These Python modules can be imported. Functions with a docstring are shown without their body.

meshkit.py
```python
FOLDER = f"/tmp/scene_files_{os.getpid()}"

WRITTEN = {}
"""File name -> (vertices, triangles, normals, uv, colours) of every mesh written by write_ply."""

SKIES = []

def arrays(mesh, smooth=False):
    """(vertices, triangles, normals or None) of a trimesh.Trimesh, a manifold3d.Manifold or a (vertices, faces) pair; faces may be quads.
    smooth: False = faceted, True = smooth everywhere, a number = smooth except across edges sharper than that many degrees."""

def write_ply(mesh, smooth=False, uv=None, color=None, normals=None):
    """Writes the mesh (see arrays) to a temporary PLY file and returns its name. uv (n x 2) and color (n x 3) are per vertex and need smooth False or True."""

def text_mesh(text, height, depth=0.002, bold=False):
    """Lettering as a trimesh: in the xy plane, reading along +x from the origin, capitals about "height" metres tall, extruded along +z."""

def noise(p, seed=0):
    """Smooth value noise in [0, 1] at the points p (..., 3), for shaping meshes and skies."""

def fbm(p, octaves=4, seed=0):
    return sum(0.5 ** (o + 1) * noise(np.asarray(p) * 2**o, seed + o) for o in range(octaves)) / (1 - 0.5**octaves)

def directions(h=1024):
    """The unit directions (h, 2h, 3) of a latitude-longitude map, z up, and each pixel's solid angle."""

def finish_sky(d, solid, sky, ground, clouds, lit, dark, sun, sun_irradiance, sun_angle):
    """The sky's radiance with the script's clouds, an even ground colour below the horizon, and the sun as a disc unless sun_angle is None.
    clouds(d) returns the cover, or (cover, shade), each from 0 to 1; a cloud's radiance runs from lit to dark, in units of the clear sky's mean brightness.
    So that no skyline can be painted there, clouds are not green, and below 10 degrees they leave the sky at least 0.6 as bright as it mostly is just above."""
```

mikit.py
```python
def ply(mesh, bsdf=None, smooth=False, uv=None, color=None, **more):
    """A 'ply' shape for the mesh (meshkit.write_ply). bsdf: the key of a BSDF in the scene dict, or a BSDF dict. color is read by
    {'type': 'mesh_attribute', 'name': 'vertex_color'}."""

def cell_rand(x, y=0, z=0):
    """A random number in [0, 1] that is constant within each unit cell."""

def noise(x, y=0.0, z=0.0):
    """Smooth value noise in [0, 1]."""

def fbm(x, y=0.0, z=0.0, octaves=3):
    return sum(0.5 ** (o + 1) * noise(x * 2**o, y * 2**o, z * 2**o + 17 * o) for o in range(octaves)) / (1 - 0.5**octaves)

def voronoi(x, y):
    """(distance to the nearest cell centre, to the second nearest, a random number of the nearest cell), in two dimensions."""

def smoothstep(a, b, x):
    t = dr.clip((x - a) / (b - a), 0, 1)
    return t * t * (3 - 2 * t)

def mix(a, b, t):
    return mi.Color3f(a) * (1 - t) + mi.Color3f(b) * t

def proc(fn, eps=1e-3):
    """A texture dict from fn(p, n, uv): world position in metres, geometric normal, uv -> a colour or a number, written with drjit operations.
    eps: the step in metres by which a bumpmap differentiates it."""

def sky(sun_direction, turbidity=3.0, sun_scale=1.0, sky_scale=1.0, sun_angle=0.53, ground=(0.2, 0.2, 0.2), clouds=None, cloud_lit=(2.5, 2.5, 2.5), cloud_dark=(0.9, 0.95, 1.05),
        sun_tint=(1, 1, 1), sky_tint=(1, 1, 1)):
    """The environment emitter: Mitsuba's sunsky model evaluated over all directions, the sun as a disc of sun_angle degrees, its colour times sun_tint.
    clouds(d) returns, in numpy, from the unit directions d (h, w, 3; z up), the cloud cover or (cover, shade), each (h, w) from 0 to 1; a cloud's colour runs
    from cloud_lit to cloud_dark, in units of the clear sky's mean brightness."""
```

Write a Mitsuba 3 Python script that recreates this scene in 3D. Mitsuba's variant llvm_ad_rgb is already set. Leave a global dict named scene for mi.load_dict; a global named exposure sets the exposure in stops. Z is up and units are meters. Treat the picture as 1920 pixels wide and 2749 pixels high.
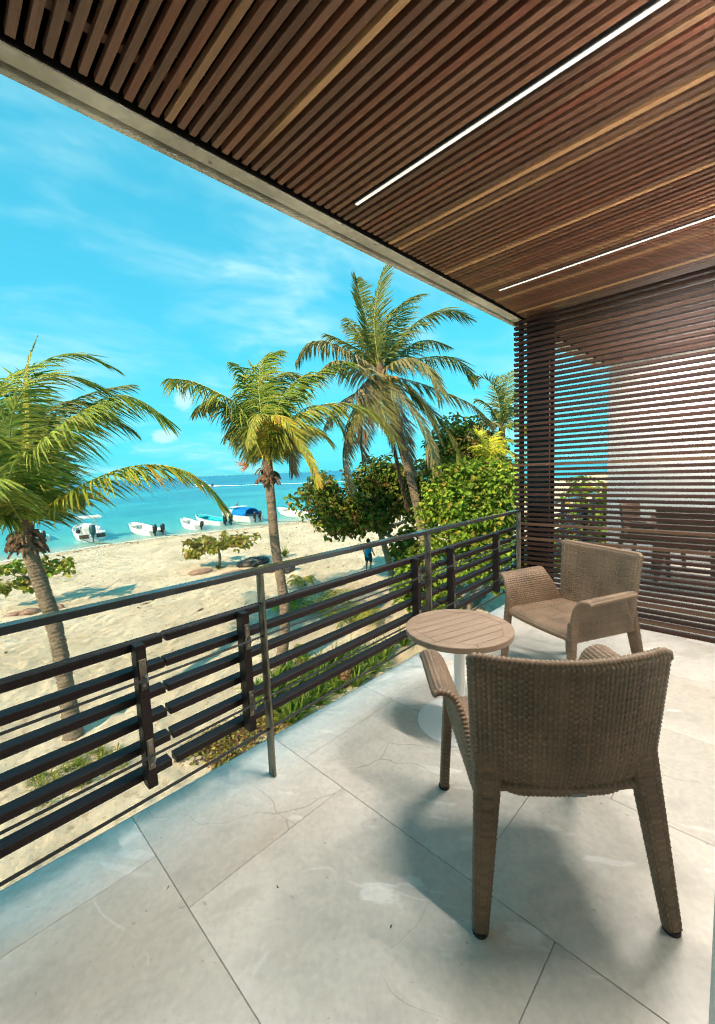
import math, random
import numpy as np, trimesh, drjit as dr, mitsuba as mi
import mikit
from mikit import proc, noise, fbm, voronoi, cell_rand, smoothstep, mix
T = mi.ScalarTransform4f
scene, labels = {}, {}

# ---------------------------------------------------------------- camera, sky, exposure
YAW, PITCH, ROLL, EYE = 0.7773, 0.0998, 0.0413, 1.5
def camera_axes():
    f = np.array([math.cos(PITCH)*math.cos(YAW), math.cos(PITCH)*math.sin(YAW), -math.sin(PITCH)])
    r = np.array([math.sin(YAW), -math.cos(YAW), 0.0]); d = np.cross(f, r)
    r2 = math.cos(ROLL)*r + math.sin(ROLL)*d
    return f, -np.cross(f, r2)
FWD, UP = camera_axes()
scene['camera'] = {'type': 'perspective', 'fov': math.degrees(2*math.atan(960/1126.6)), 'fov_axis': 'x', 'near_clip': 0.05, 'far_clip': 20000.0,
                   'to_world': T().look_at(origin=[0, 0, EYE], target=[float(FWD[0]), float(FWD[1]), EYE+float(FWD[2])], up=[float(c) for c in UP])}
exposure = 2.75
SUN = (-0.80, -0.17, 0.57)
def clouds(d):
    z = np.maximum(d[..., 2], 0.0)
    x, y = 0.956*d[..., 0]+0.292*d[..., 1], 0.956*d[..., 1]-0.292*d[..., 0]      # the wind's heading
    # thin wisps on a high flat layer
    s = 1/(z+0.22)
    p, q = x*s, y*s
    rng = np.random.RandomState(3)
    def vn(a, b, seed):
        r = np.random.RandomState(seed); g = r.rand(64, 64)
        i, j = np.floor(a).astype(int), np.floor(b).astype(int); u, v = a-i, b-j
        u, v = u*u*(3-2*u), v*v*(3-2*v)
        G = lambda k, l: g[k % 64, l % 64]
        return (G(i, j)*(1-u)+G(i+1, j)*u)*(1-v)+(G(i, j+1)*(1-u)+G(i+1, j+1)*u)*v
    def f2(a, b, seed, o=5):
        return sum(0.55**k*vn(a*2**k+7*k, b*2**k, seed+k) for k in range(o))/sum(0.55**k for k in range(o))
    a, b = p*0.90-q*0.44, p*0.44+q*0.90
    wx, wy = f2(a*1.1, b*1.1, 40, 4)-0.5, f2(a*1.1+9, b*1.1+5, 60, 4)-0.5
    w = f2(a*2.0+wx*2.6, b*3.6+wy*2.6, 11, 6); w2 = f2(a*9+wx*7, b*20+wy*5, 90, 4)
    patch = f2(a*0.9+3, b*0.9+8, 120, 3)
    wisp = np.clip((w-0.37)*2.8, 0, 1)**1.3*(0.35+0.9*np.clip((w2-0.25)*1.6, 0, 1))*np.clip((patch-0.22)*3, 0.25, 1)*0.68
    el = np.degrees(np.arcsin(np.clip(d[..., 2], -1, 1)))
    az = np.degrees(np.arctan2(d[..., 1], d[..., 0]))
    # a few small cumulus low over the sea
    c = f2(az/3.2+50, el/1.9+20, 23, 5)
    def puff(a0, e0, ra, re):
        return np.exp(-((az-a0)/ra)**2-((el-e0)/re)**2)
    band = puff(66.0, 9.6, 1.5, 2.2)+puff(68.6, 5.0, 2.6, 1.4)+0.8*puff(72.3, 9.4, 1.8, 0.8)+0.6*puff(110, 6, 14, 2)+0.6*puff(150, 8, 12, 3)+0.6*puff(10, 7, 8, 3)+0.7*puff(-60, 8, 25, 4)+0.7*puff(-130, 9, 25, 4)
    cu = np.clip((c+band*0.85-0.95)*3.5, 0, 1)
    top = np.maximum(wisp, cu*0.95)
    # an even thin veil under the wisps, thicker towards the horizon
    veil = 0.50+0.32*np.exp(-np.clip(el, 0, 90)/12)
    cover = 1-(1-veil)*(1-top)
    return cover, veil*(1-top)/np.maximum(cover, 1e-6)
scene['sky'] = mikit.sky(SUN, turbidity=2.6, sun_scale=0.74, sky_scale=1.18, sun_angle=0.6, clouds=clouds, cloud_lit=(1.02, 1.72, 1.78), cloud_dark=(0.175, 1.10, 1.27),
                         sun_tint=(1.0, 0.94, 0.84), sky_tint=(0.25, 1.02, 1.0), ground=(0.12, 0.40, 0.46))
scene['sky']['sampling_weight'] = 1.0

# ---------------------------------------------------------------- helpers
def number(key):
    if key not in scene and key not in labels: return key
    i = 1
    while f'{key}_{i:03d}' in scene or f'{key}_{i:03d}' in labels: i += 1
    return f'{key}_{i:03d}'
def thing(name, label, cat, group=None, kind=None):
    k = number(name); labels[k] = {'label': label, 'category': cat}
    if group: labels[k]['group'] = group
    if kind: labels[k]['kind'] = kind
    return k
counters = {}
def part(parent, name, mesh, mat, smooth=False, label=None, kind=None, uv=None, color=None, to_world=None):
    base = f'{parent}__{name}'
    n = counters.get(base, 0); counters[base] = n+1
    k = base if n == 0 else f'{base}_{n:03d}'
    d = dict(mesh) if isinstance(mesh, dict) else mikit.ply(mesh, mat, smooth, uv=uv, color=color)
    if to_world is not None: d['to_world'] = to_world
    scene[k] = d
    if label or kind:
        labels[k] = {}
        if label: labels[k]['label'] = label
        if kind: labels[k]['kind'] = kind
    return k
def whole(name, mesh, mat, label, cat=None, smooth=False, kind=None, group=None, uv=None, color=None):
    k = number(name)
    scene[k] = mikit.ply(mesh, mat, smooth, uv=uv, color=color)
    labels[k] = {'label': label}
    if cat: labels[k]['category'] = cat
    if kind: labels[k]['kind'] = kind
    if group: labels[k]['group'] = group
    return k
def box(x0, x1, y0, y1, z0, z1, b=0.0):
    """box with bevelled edges"""
    if b <= 0:
        return trimesh.creation.box(bounds=[[x0, y0, z0], [x1, y1, z1]])
    pts = []
    for sx in (0, 1):
        for sy in (0, 1):
            for sz in (0, 1):
                c = np.array([(x0, x1)[sx], (y0, y1)[sy], (z0, z1)[sz]]); i = np.array([1-2*sx, 1-2*sy, 1-2*sz])*b
                for ax in range(3):
                    q = c+i; q[ax] = c[ax]; pts.append(q)
    return trimesh.convex.convex_hull(np.array(pts))
def joined(ms): return trimesh.util.concatenate([m if isinstance(m, trimesh.Trimesh) else trimesh.Trimesh(m[0], m[1], process=False) for m in ms])
def tube(points, radii, sides=8, cap=True, color=None):
    p = np.asarray(points, float); n = len(p)
    r = np.broadcast_to(np.asarray(radii, float), (n,))
    t = np.gradient(p, axis=0); t /= np.linalg.norm(t, axis=1, keepdims=True)+1e-12
    ref = np.array([0, 0, 1.0]) if abs(t[0][2]) < 0.9 else np.array([1.0, 0, 0])
    a = np.cross(t[0], ref); a /= np.linalg.norm(a); A = []
    for i in range(n):
        a = a-t[i]*(a@t[i]); a /= np.linalg.norm(a); A.append(a)
    A = np.array(A); B = np.cross(t, A); ang = np.arange(sides)*2*np.pi/sides
    v = p[:, None]+r[:, None, None]*(np.cos(ang)[None, :, None]*A[:, None]+np.sin(ang)[None, :, None]*B[:, None])
    i, j = np.meshgrid(np.arange(n-1), np.arange(sides), indexing='ij')
    q = np.stack([i*sides+j, i*sides+(j+1) % sides, (i+1)*sides+(j+1) % sides, (i+1)*sides+j], -1).reshape(-1, 4)
    f = np.vstack([q[:, [0, 1, 2]], q[:, [0, 2, 3]]])
    V = v.reshape(-1, 3)
    if cap:
        V = np.vstack([V, p[:1], p[-1:]]); k = np.arange(sides)
        f = np.vstack([f, np.stack([(k+1) % sides, k, k*0+n*sides], 1), np.stack([k+(n-1)*sides, (k+1) % sides+(n-1)*sides, k*0+n*sides+1], 1)])
    return trimesh.Trimesh(V, f, process=False)
def lathe(profile, sides=48, at=(0, 0, 0)):
    pr = np.array(profile, float); ang = np.arange(sides)*2*np.pi/sides
    v = np.stack([pr[:, None, 0]*np.cos(ang), pr[:, None, 0]*np.sin(ang), np.repeat(pr[:, 1:2], sides, 1)], -1)
    n = len(pr); i, j = np.meshgrid(np.arange(n-1), np.arange(sides), indexing='ij')
    q = np.stack([i*sides+j, i*sides+(j+1) % sides, (i+1)*sides+(j+1) % sides, (i+1)*sides+j], -1).reshape(-1, 4)
    m = trimesh.Trimesh(v.reshape(-1, 3)+np.array(at), np.vstack([q[:, [0, 1, 2]], q[:, [0, 2, 3]]]), process=False)
    if m.volume < 0: m.invert()
    return m
def spline(pts, n):
    """Catmull-Rom through pts, n samples evenly spaced by chord"""
    from scipy.interpolate import PchipInterpolator, CubicSpline
    p = np.asarray(pts, float); s = np.r_[0, np.cumsum(np.linalg.norm(np.diff(p, axis=0), axis=1))]; s /= s[-1]
    return CubicSpline(s, p, bc_type='natural')(np.linspace(0, 1, n)) if len(p) > 2 else p[0]+np.linspace(0, 1, n)[:, None]*(p[1]-p[0])
def extrude(poly, z0, z1):
    m = trimesh.creation.extrude_polygon(poly, z1-z0); m.apply_translation([0, 0, z0]); return m

# ---------------------------------------------------------------- materials
def principled(color, rough, spec=0.5, metallic=0.0, bump=None, bump_scale=1.0, eps=1e-3, two=False, **more):
    c = proc(color) if callable(color) else ({'type': 'mesh_attribute', 'name': 'vertex_color'} if color == 'vertex' else {'type': 'rgb', 'value': list(color)})
    d = {'type': 'principled', 'base_color': c, 'roughness': proc(rough) if callable(rough) else rough, 'specular': spec, **more}
    if metallic: d['metallic'] = metallic
    if bump: d = {'type': 'bumpmap', 'arbitrary': proc(bump, eps), 'scale': bump_scale, 'bsdf': d}
    return {'type': 'twosided', 'bsdf': d} if two else d

PITCHX, SLAT0 = 0.0505, 0.0815
def ceiling_wood(p, n, uv):
    i = dr.floor((p.x-SLAT0+0.025)/PITCHX)
    r, r2 = cell_rand(i, 3), cell_rand(i, 8)
    g = fbm(p.x*260, p.y*7+r*40, p.z*260, 3); g2 = noise(p.x*40, p.y*1.3+r*30, 3.0)
    c = mix((0.080, 0.036, 0.023), (0.185, 0.088, 0.052), r*0.75+0.25*g2)
    c = mix(c, mi.Color3f(0.15, 0.052, 0.030), smoothstep(0.7, 0.95, cell_rand(i, 31))*0.8)
    c = mix(c, mi.Color3f(0.42, 0.235, 0.115), smoothstep(0.88, 0.96, r2)*smoothstep(0.2, 0.55, noise(p.y*0.9, i*3.1, 7)))
    c = mix(c, mi.Color3f(0.115, 0.066, 0.042), smoothstep(0.75, 0.95, cell_rand(i, 21))*0.7)
    return c*(0.72+0.56*g)
scene['mat_ceiling_wood'] = principled(ceiling_wood, 0.42, 0.4)
def screen_wood(p, n, uv):
    i = dr.floor((p.z-0.0155)/0.0505+0.5); r = cell_rand(i, 5)
    g = fbm(p.x*200, p.y*6+r*40, p.z*240, 3)
    c = mix((0.020, 0.0085, 0.006), (0.056, 0.024, 0.015), r*0.8+0.2*noise(p.y*2, i*7.0, 2))
    c = mix(c, mi.Color3f(0.11, 0.056, 0.032), smoothstep(0.93, 0.97, cell_rand(i, 77)))
    return c*(0.7+0.6*g)
scene['mat_screen_wood'] = principled(screen_wood, 0.55, 0.25)
def rail_wood(p, n, uv):
    g = fbm(p.x*5, p.y*180, p.z*180, 3)
    return mix((0.010, 0.007, 0.007), (0.030, 0.018, 0.016), g)
scene['mat_rail_wood'] = principled(rail_wood, 0.5, 0.22)
scene['mat_black_metal'] = principled(lambda p, n, uv: mix((0.018, 0.019, 0.02), (0.035, 0.035, 0.034), fbm(p.x*20, p.y*20, p.z*20)), 0.34, 0.55)
def worn_metal(p, n, uv):
    g = fbm(p.x*60, p.y*60, p.z*9, 4)
    return mix((0.08, 0.072, 0.058), (0.27, 0.225, 0.16), smoothstep(0.3, 0.75, g))
scene['mat_worn_metal'] = principled(worn_metal, 0.42, 0.5, 0.55)
scene['mat_handrail'] = principled(lambda p, n, uv: mix((0.018, 0.02, 0.021), (0.03, 0.031, 0.03), fbm(p.x*6, p.y*30, p.z*30)), lambda p, n, uv: 0.12+0.06*fbm(p.x*9, p.y*60, p.z*60), 1.0)
scene['mat_steel'] = principled((0.30, 0.30, 0.29), 0.3, 0.5, 0.85)
scene['mat_void'] = {'type': 'diffuse', 'reflectance': {'type': 'rgb', 'value': [0.010, 0.009, 0.008]}}
def concrete(p, n, uv):
    g = fbm(p.x*3, p.y*3, p.z*3, 4); h = fbm(p.x*40, p.y*40, p.z*40, 3)
    c = mix((0.36, 0.335, 0.265), (0.56, 0.525, 0.43), smoothstep(0.3, 0.7, g))*(0.82+0.36*h)
    d, e, r = voronoi(p.x*7, p.y*7+p.z*7)
    return c*(1-0.55*smoothstep(0.10, 0.04, d)*smoothstep(0.6, 0.8, r))
def concrete_bump(p, n, uv):
    d, e, r = voronoi(p.x*7, p.y*7+p.z*7)
    return fbm(p.x*35, p.y*35, p.z*35, 3)*0.002-0.004*smoothstep(0.12, 0.04, d)*smoothstep(0.6, 0.8, r)
scene['mat_concrete'] = principled(concrete, 0.85, 0.2, bump=concrete_bump)
def plaster(p, n, uv): return mix((0.80, 0.79, 0.765), (0.86, 0.85, 0.83), fbm(p.x*2, p.y*2, p.z*2, 4))
scene['mat_plaster'] = principled(plaster, 0.8, 0.2)
def crack(x, y, s, seed, w):
    """thin wandering vein lines"""
    x2 = x+0.10*(fbm(x*6, y*6, seed, 3)-0.5)+0.5*(noise(x*1.4, y*1.4, seed+2)-0.5); y2 = y+0.10*(fbm(x*6+9, y*6, seed, 3)-0.5)
    d, e, r = voronoi(x2*s, y2*s*0.55+x2*s*0.4)
    return (1-smoothstep(0.0, w, e-d))*smoothstep(0.35, 0.65, noise(x*2.3+seed, y*2.3, seed+5))
def stone(p, n, uv):
    r = uv.x
    x, y = p.x+r*13, p.y+uv.y*17
    g = fbm(x*1.6, y*1.6, 1.0, 5); h = fbm(x*60, y*60, 2.0, 3)
    c = mix((0.56, 0.515, 0.44), (0.695, 0.645, 0.565), smoothstep(0.25, 0.75, g))
    cl = fbm(x*5+3, y*9+x*3, 5.0, 5)
    c = mix(c, mi.Color3f(0.46, 0.43, 0.37), smoothstep(0.52, 0.78, cl)*0.5)
    m1 = smoothstep(0.50, 0.68, fbm(x*1.1+9, y*1.1, 3.0, 3))
    c = mix(c, mi.Color3f(0.82, 0.79, 0.73), crack(x, y, 3.1, 3.0, 0.045)*m1*smoothstep(0.35, 0.6, fbm(x*7, y*7, 4.0, 3))*0.45)
    fl = smoothstep(0.66, 0.76, fbm(x*16+y*9, y*7, 7.0, 4))*smoothstep(0.45, 0.65, noise(x*2.0, y*2.0, 12))
    c = mix(c, mi.Color3f(0.84, 0.81, 0.75), fl*0.5)
    m2 = smoothstep(0.50, 0.66, fbm(x*1.3, y*1.3+20, 6.0, 3))
    c = mix(c, mi.Color3f(0.30, 0.27, 0.23), crack(x+5, y, 2.2, 11.0, 0.010)*m2*0.6)
    c = mix(c, mi.Color3f(0.50, 0.42, 0.31), smoothstep(0.64, 0.8, fbm(x*3+40, y*3, 8.0, 4))*0.3)
    c = mix(c, mi.Color3f(0.56, 0.47, 0.34), smoothstep(0.58, 0.78, fbm(x*4+7, y*4, 14.0, 5))*smoothstep(1.25, 1.95, p.y)*0.35)
    sp = fbm(x*45, y*45+x*20, 9.0, 2)
    c = mix(c, mi.Color3f(0.16, 0.15, 0.13), smoothstep(0.88, 0.93, sp)*0.35)
    return c*(0.90+0.20*h)*(0.94+0.11*uv.y)
def stone_rough(p, n, uv): return 0.30+0.16*fbm(p.x*3, p.y*3, 0.5, 4)
def stone_bump(p, n, uv): return 0.0007*fbm(p.x*14, p.y*14, 1.0, 4)
scene['mat_stone'] = principled(stone, stone_rough, 0.5, bump=stone_bump, eps=2e-3)
scene['mat_grout'] = principled((0.40, 0.375, 0.335), 0.9, 0.1)
scene['mat_led'] = {'type': 'diffuse', 'reflectance': {'type': 'rgb', 'value': [0.75, 0.74, 0.71]}}

# ---------------------------------------------------------------- balcony floor
FLOOR_EDGE, XEND, XSCR = 1.972, 7.4, 4.30
labels['balcony_floor'] = {'label': 'pale grey stone floor of the balcony laid in large slabs', 'kind': 'structure'}
scene['balcony_floor'] = mikit.ply(box(-1.9, XEND, -3.4, FLOOR_EDGE, -0.28, -0.008), 'mat_grout')
offs = {-3: 1.69, -2: 1.37, -1: 1.367, 0: 1.69, 1: 1.392, 2: 1.69, 3: 1.415, 4: 1.605}
slab_rng = np.random.RandomState(6)
for i in range(-3, 10):
    xa, xb = 0.49+0.745*(i-1), 0.49+0.745*i
    xa, xb = max(xa, -1.9), min(xb, XEND)
    if xb <= xa+0.02: continue
    o = offs.get(i, 1.69 if i % 2 else 1.40)
    cuts = [FLOOR_EDGE+0.004]+[o-0.97*k for k in range(0, 6) if o-0.97*k > -3.4]+[-3.4]
    for a, b in zip(cuts[1:], cuts[:-1]):
        m = box(xa+0.0012, xb-0.0012, a+0.0012, b-0.0012, -0.03, 0.0, 0.0012)
        part('balcony_floor', 'slab', m, 'mat_stone', uv=np.tile(slab_rng.rand(2), (len(m.vertices), 1)))
# thin metal drip profile under the floor edge
part('balcony_floor', 'edge_trim', box(-1.9, XEND, FLOOR_EDGE+0.004, FLOOR_EDGE+0.012, -0.10, -0.003, 0.001), 'mat_steel')

# ---------------------------------------------------------------- house walls (mostly behind the camera)
house = thing('house', 'white plastered wall of the house, its edge just showing at the lower right', 'building')
part(house, 'wall', box(1.30, XEND, -0.20, 0.056, 0.004, 3.3), 'mat_plaster')
part(house, 'wall', box(-1.9, -1.15, -0.20, 0.056, 0.004, 3.3), 'mat_plaster')
part(house, 'wall', box(-1.9, XEND, -3.5, -3.4, -0.28, 3.3), 'mat_plaster')
part(house, 'wall', box(-2.05, -1.9, -3.5, 1.95, -0.28, 3.3), 'mat_plaster')  # unseen party wall, added to keep the low sun off the balcony
part(house, 'wall', box(2.6, 2.7, -3.4, -0.20, 0.004, 2.8), 'mat_plaster')
part(house, 'interior_ceiling', box(-1.9, XEND, -3.4, -0.2, 2.8, 2.9), 'mat_plaster')
part(house, 'end_wall', box(XEND, XEND+0.2, -3.5, 1.80, -4.4, 3.3), 'mat_plaster', label='white end wall of the next balcony seen through the slats')
part(house, 'lower_wall', box(-2.05, XEND+0.2, 0.6, 0.8, -4.6, -0.28), 'mat_plaster')
part(house, 'roof_slab', box(-2.05, XEND+0.2, -3.5, 2.0, 3.3, 3.5), 'mat_concrete')

# ---------------------------------------------------------------- slatted ceiling
ceil = thing('slatted_ceiling', 'dark reddish brown timber slat ceiling over the balcony', 'ceiling')
rng = np.random.RandomState(1)
strip_x = (1.79, 3.53, 7.01); NDIODE = 12  # last strip is added to brighten the end wall next door
n0 = int((-1.85-SLAT0)/PITCHX)
for i in range(n0, int((XEND-0.02-SLAT0)/PITCHX)):
    x = SLAT0+PITCHX*i
    if any(abs(x-s) < 0.021 for s in strip_x):
        part(ceil, 'slat', box(x-0.014, x+0.014, 1.679+0.012, 1.824, 2.95, 2.982, 0.0015), 'mat_ceiling_wood'); continue
    dz = rng.uniform(-0.0012, 0.0012); w = 0.0140+rng.uniform(-0.0006, 0.0006)
    part(ceil, 'slat', box(x-w, x+w, 0.06, 1.822+rng.uniform(-0.004, 0.006), 2.95+dz, 2.982, 0.0018), 'mat_ceiling_wood')
for yb in (1.665, 1.05, 0.42):
    part(ceil, 'batten', box(-1.85, XEND-0.01, yb-0.02, yb+0.02, 2.9825, 3.012, 0.001), 'mat_ceiling_wood')
part(ceil, 'backing_panel', box(-1.88, XEND-0.005, 0.058, 1.852, 3.26, 3.28), 'mat_void')
part(ceil, 'gap_shade_panel', box(-1.88, XEND-0.005, 1.853, 1.8618, 2.952, 3.255), 'mat_void')  # black sheet added so the gap beside the beam looks shaded
for k, s in enumerate(strip_x):
    xs = SLAT0+PITCHX*round((s-SLAT0)/PITCHX)
    key = thing('strip_light', ['long white linear light recessed between the ceiling slats, nearer of the two', 'long white linear light in the ceiling slats near the dark column, farther of the two', 'added linear light over the next balcony, put there to brighten its white end wall'][k], 'light')
    part(key, 'housing', box(xs-0.014, xs+0.014, 0.07, 1.688, 2.952, 2.998, 0.001), 'mat_black_metal')
    d = part(key, 'diffuser', box(xs-0.009, xs+0.009, 0.075, 1.683, 2.9465, 2.9515, 0.001), 'mat_led')
    scene[d]['emitter'] = {'type': 'area', 'radiance': {'type': 'rgb', 'value': [0.085, 0.081, 0.073]}, 'sampling_weight': 0.05}
    # the strip's row of small diodes throws its light downwards
    for i in range(NDIODE):
        yd = 0.10+0.88*i/(NDIODE-1)
        scene[f'{key}_diode_{i}'] = {'type': 'spot', 'to_world': T().look_at(origin=[xs, yd, 2.944], target=[xs, yd, 0], up=[0, 1, 0]), 'cutoff_angle': 84.0, 'beam_width': 30.0,
                                     'intensity': {'type': 'rgb', 'value': [c*3.2/NDIODE for c in (1.0, 0.925, 0.85)]}, 'sampling_weight': 0.09}
beam = thing('concrete_beam', 'beige board-marked concrete beam along the outer edge of the ceiling', 'beam')
part(beam, 'soffit', box(-2.0, XEND+0.2, 1.862, 1.940, 2.945, 3.28, 0.002), 'mat_concrete')
part(beam, 'drip_groove', box(-2.0, XEND+0.2, 1.938, 1.977, 3.01, 3.28), 'mat_concrete')
part(beam, 'outer_lip', box(-2.0, XEND+0.2, 1.9755, 2.006, 2.946, 3.29, 0.003), 'mat_concrete')

# ---------------------------------------------------------------- slatted screen and steel column
screen = thing('slatted_screen', 'dark timber privacy screen of horizontal slats beside the dark column', 'screen')
rng = np.random.RandomState(4)
PZ = 0.0505
for k in range(0, 58):
    z = PZ*k+0.0155
    if k == 1: z += 0.004
    part(screen, 'slat', box(XSCR-0.030+rng.uniform(-.001, .001), XSCR+0.022, 0.06, 1.895+rng.uniform(-0.004, 0.004), z-0.0135, z+0.0135+rng.uniform(-.0008, .0008), 0.0015), 'mat_screen_wood')
for yb in (1.845, 0.12):
    part(screen, 'upright', box(XSCR+0.0222, XSCR+0.052, yb-0.02, yb+0.02, 0.003, 2.93, 0.002), 'mat_screen_wood')
col = thing('steel_column', 'dark steel column standing behind the slatted screen', 'column')
part(col, 'shaft', box(4.44, 4.56, 1.625, 1.80, 0.001, 2.949, 0.003), 'mat_black_metal')
for s in (4.425, 4.5605): part(col, 'flange', box(s, s+0.0145, 1.60, 1.825, 0.001, 2.949, 0.002), 'mat_black_metal')

# ---------------------------------------------------------------- railing
def bend(m, x0=1.06):
    """the railing runs a little askew to the floor edge and falls slightly along its length"""
    v = m.vertices.copy(); d = v[:, 0]-x0
    v[:, 1] += 0.037*d; v[:, 2] *= 1-0.0095*d
    return trimesh.Trimesh(v, m.faces, process=False)
def railing(x0, x1, posts, panels, brackets, label):
    k = thing('balcony_railing', label, 'railing')
    P = lambda nm, m, mt, **kw: part(k, nm, bend(m), mt, **kw)
    P('top_rail', box(x0, x1, 1.687, 1.741, 1.032, 1.058, 0.003), 'mat_handrail')
    for px in posts:
        P('post', box(px-0.0065, px+0.0065, 1.690, 1.739, 0.0008, 1.0318, 0.0015), 'mat_worn_metal')
    zs = [0.829, 0.7215, 0.611, 0.508, 0.3975, 0.2835]
    r = np.random.RandomState(len(posts))
    for a, b in panels:
        for z in zs:
            P('slat', box(a+r.uniform(-.006, .006), b+r.uniform(-.006, .006), 1.800, 1.857, z-0.0155, z+0.0155, 0.0018), 'mat_rail_wood')
    for bx in brackets:
        br = P('bracket', box(bx-0.019, bx+0.019, 1.739, 1.7985, 0.262, 0.852, 0.002), 'mat_rail_wood')
        for z in (0.735, 0.405):
            P('bracket_plate', box(bx-0.013, bx+0.0135, 1.7345, 1.7388, z-0.062, z+0.062, 0.001), 'mat_worn_metal')
            for dz in (-0.042, 0.042):
                s = trimesh.creation.cylinder(0.0065, 0.004, sections=10); s.apply_transform(trimesh.transformations.rotation_matrix(math.pi/2, [1, 0, 0])); s.apply_translation([bx, 1.7338, z+dz])
                P('screw', s, 'mat_steel')
            a = np.linspace(-0.5*math.pi, 1.2*math.pi, 10)
            P('hook', tube(np.stack([bx+0*a+0.006, 1.722-0.012*np.cos(a)*0.9, z-0.012+0.014*np.sin(a)], 1), 0.0042, 6), 'mat_steel')
    for z, rad in ((0.885, 0.0055), (0.722, 0.0055), (0.410, 0.0055), (0.248, 0.0065)):
        P('rod', tube([[x0, 1.714, z], [(x0+x1)/2, 1.714, z], [x1, 1.714, z]], rad, 8), 'mat_black_metal')
    return k
railing(-1.85, 4.275, (-0.42, 1.062, 2.515, 4.225), ((-0.95, 0.62), (0.632, 2.79), (2.83, 4.262)), (-0.8, 0.515, 0.985, 2.43, 2.935, 3.80),
        'dark metal balcony railing with horizontal timber slats in front of the beach')
railing(4.36, XEND-0.03, (5.7, 7.25), ((4.36, 5.0), (5.01, XEND-0.08)), (4.8, 5.2, 7.0), 'dark slatted railing of the next balcony, seen through the timber screen')

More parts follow.
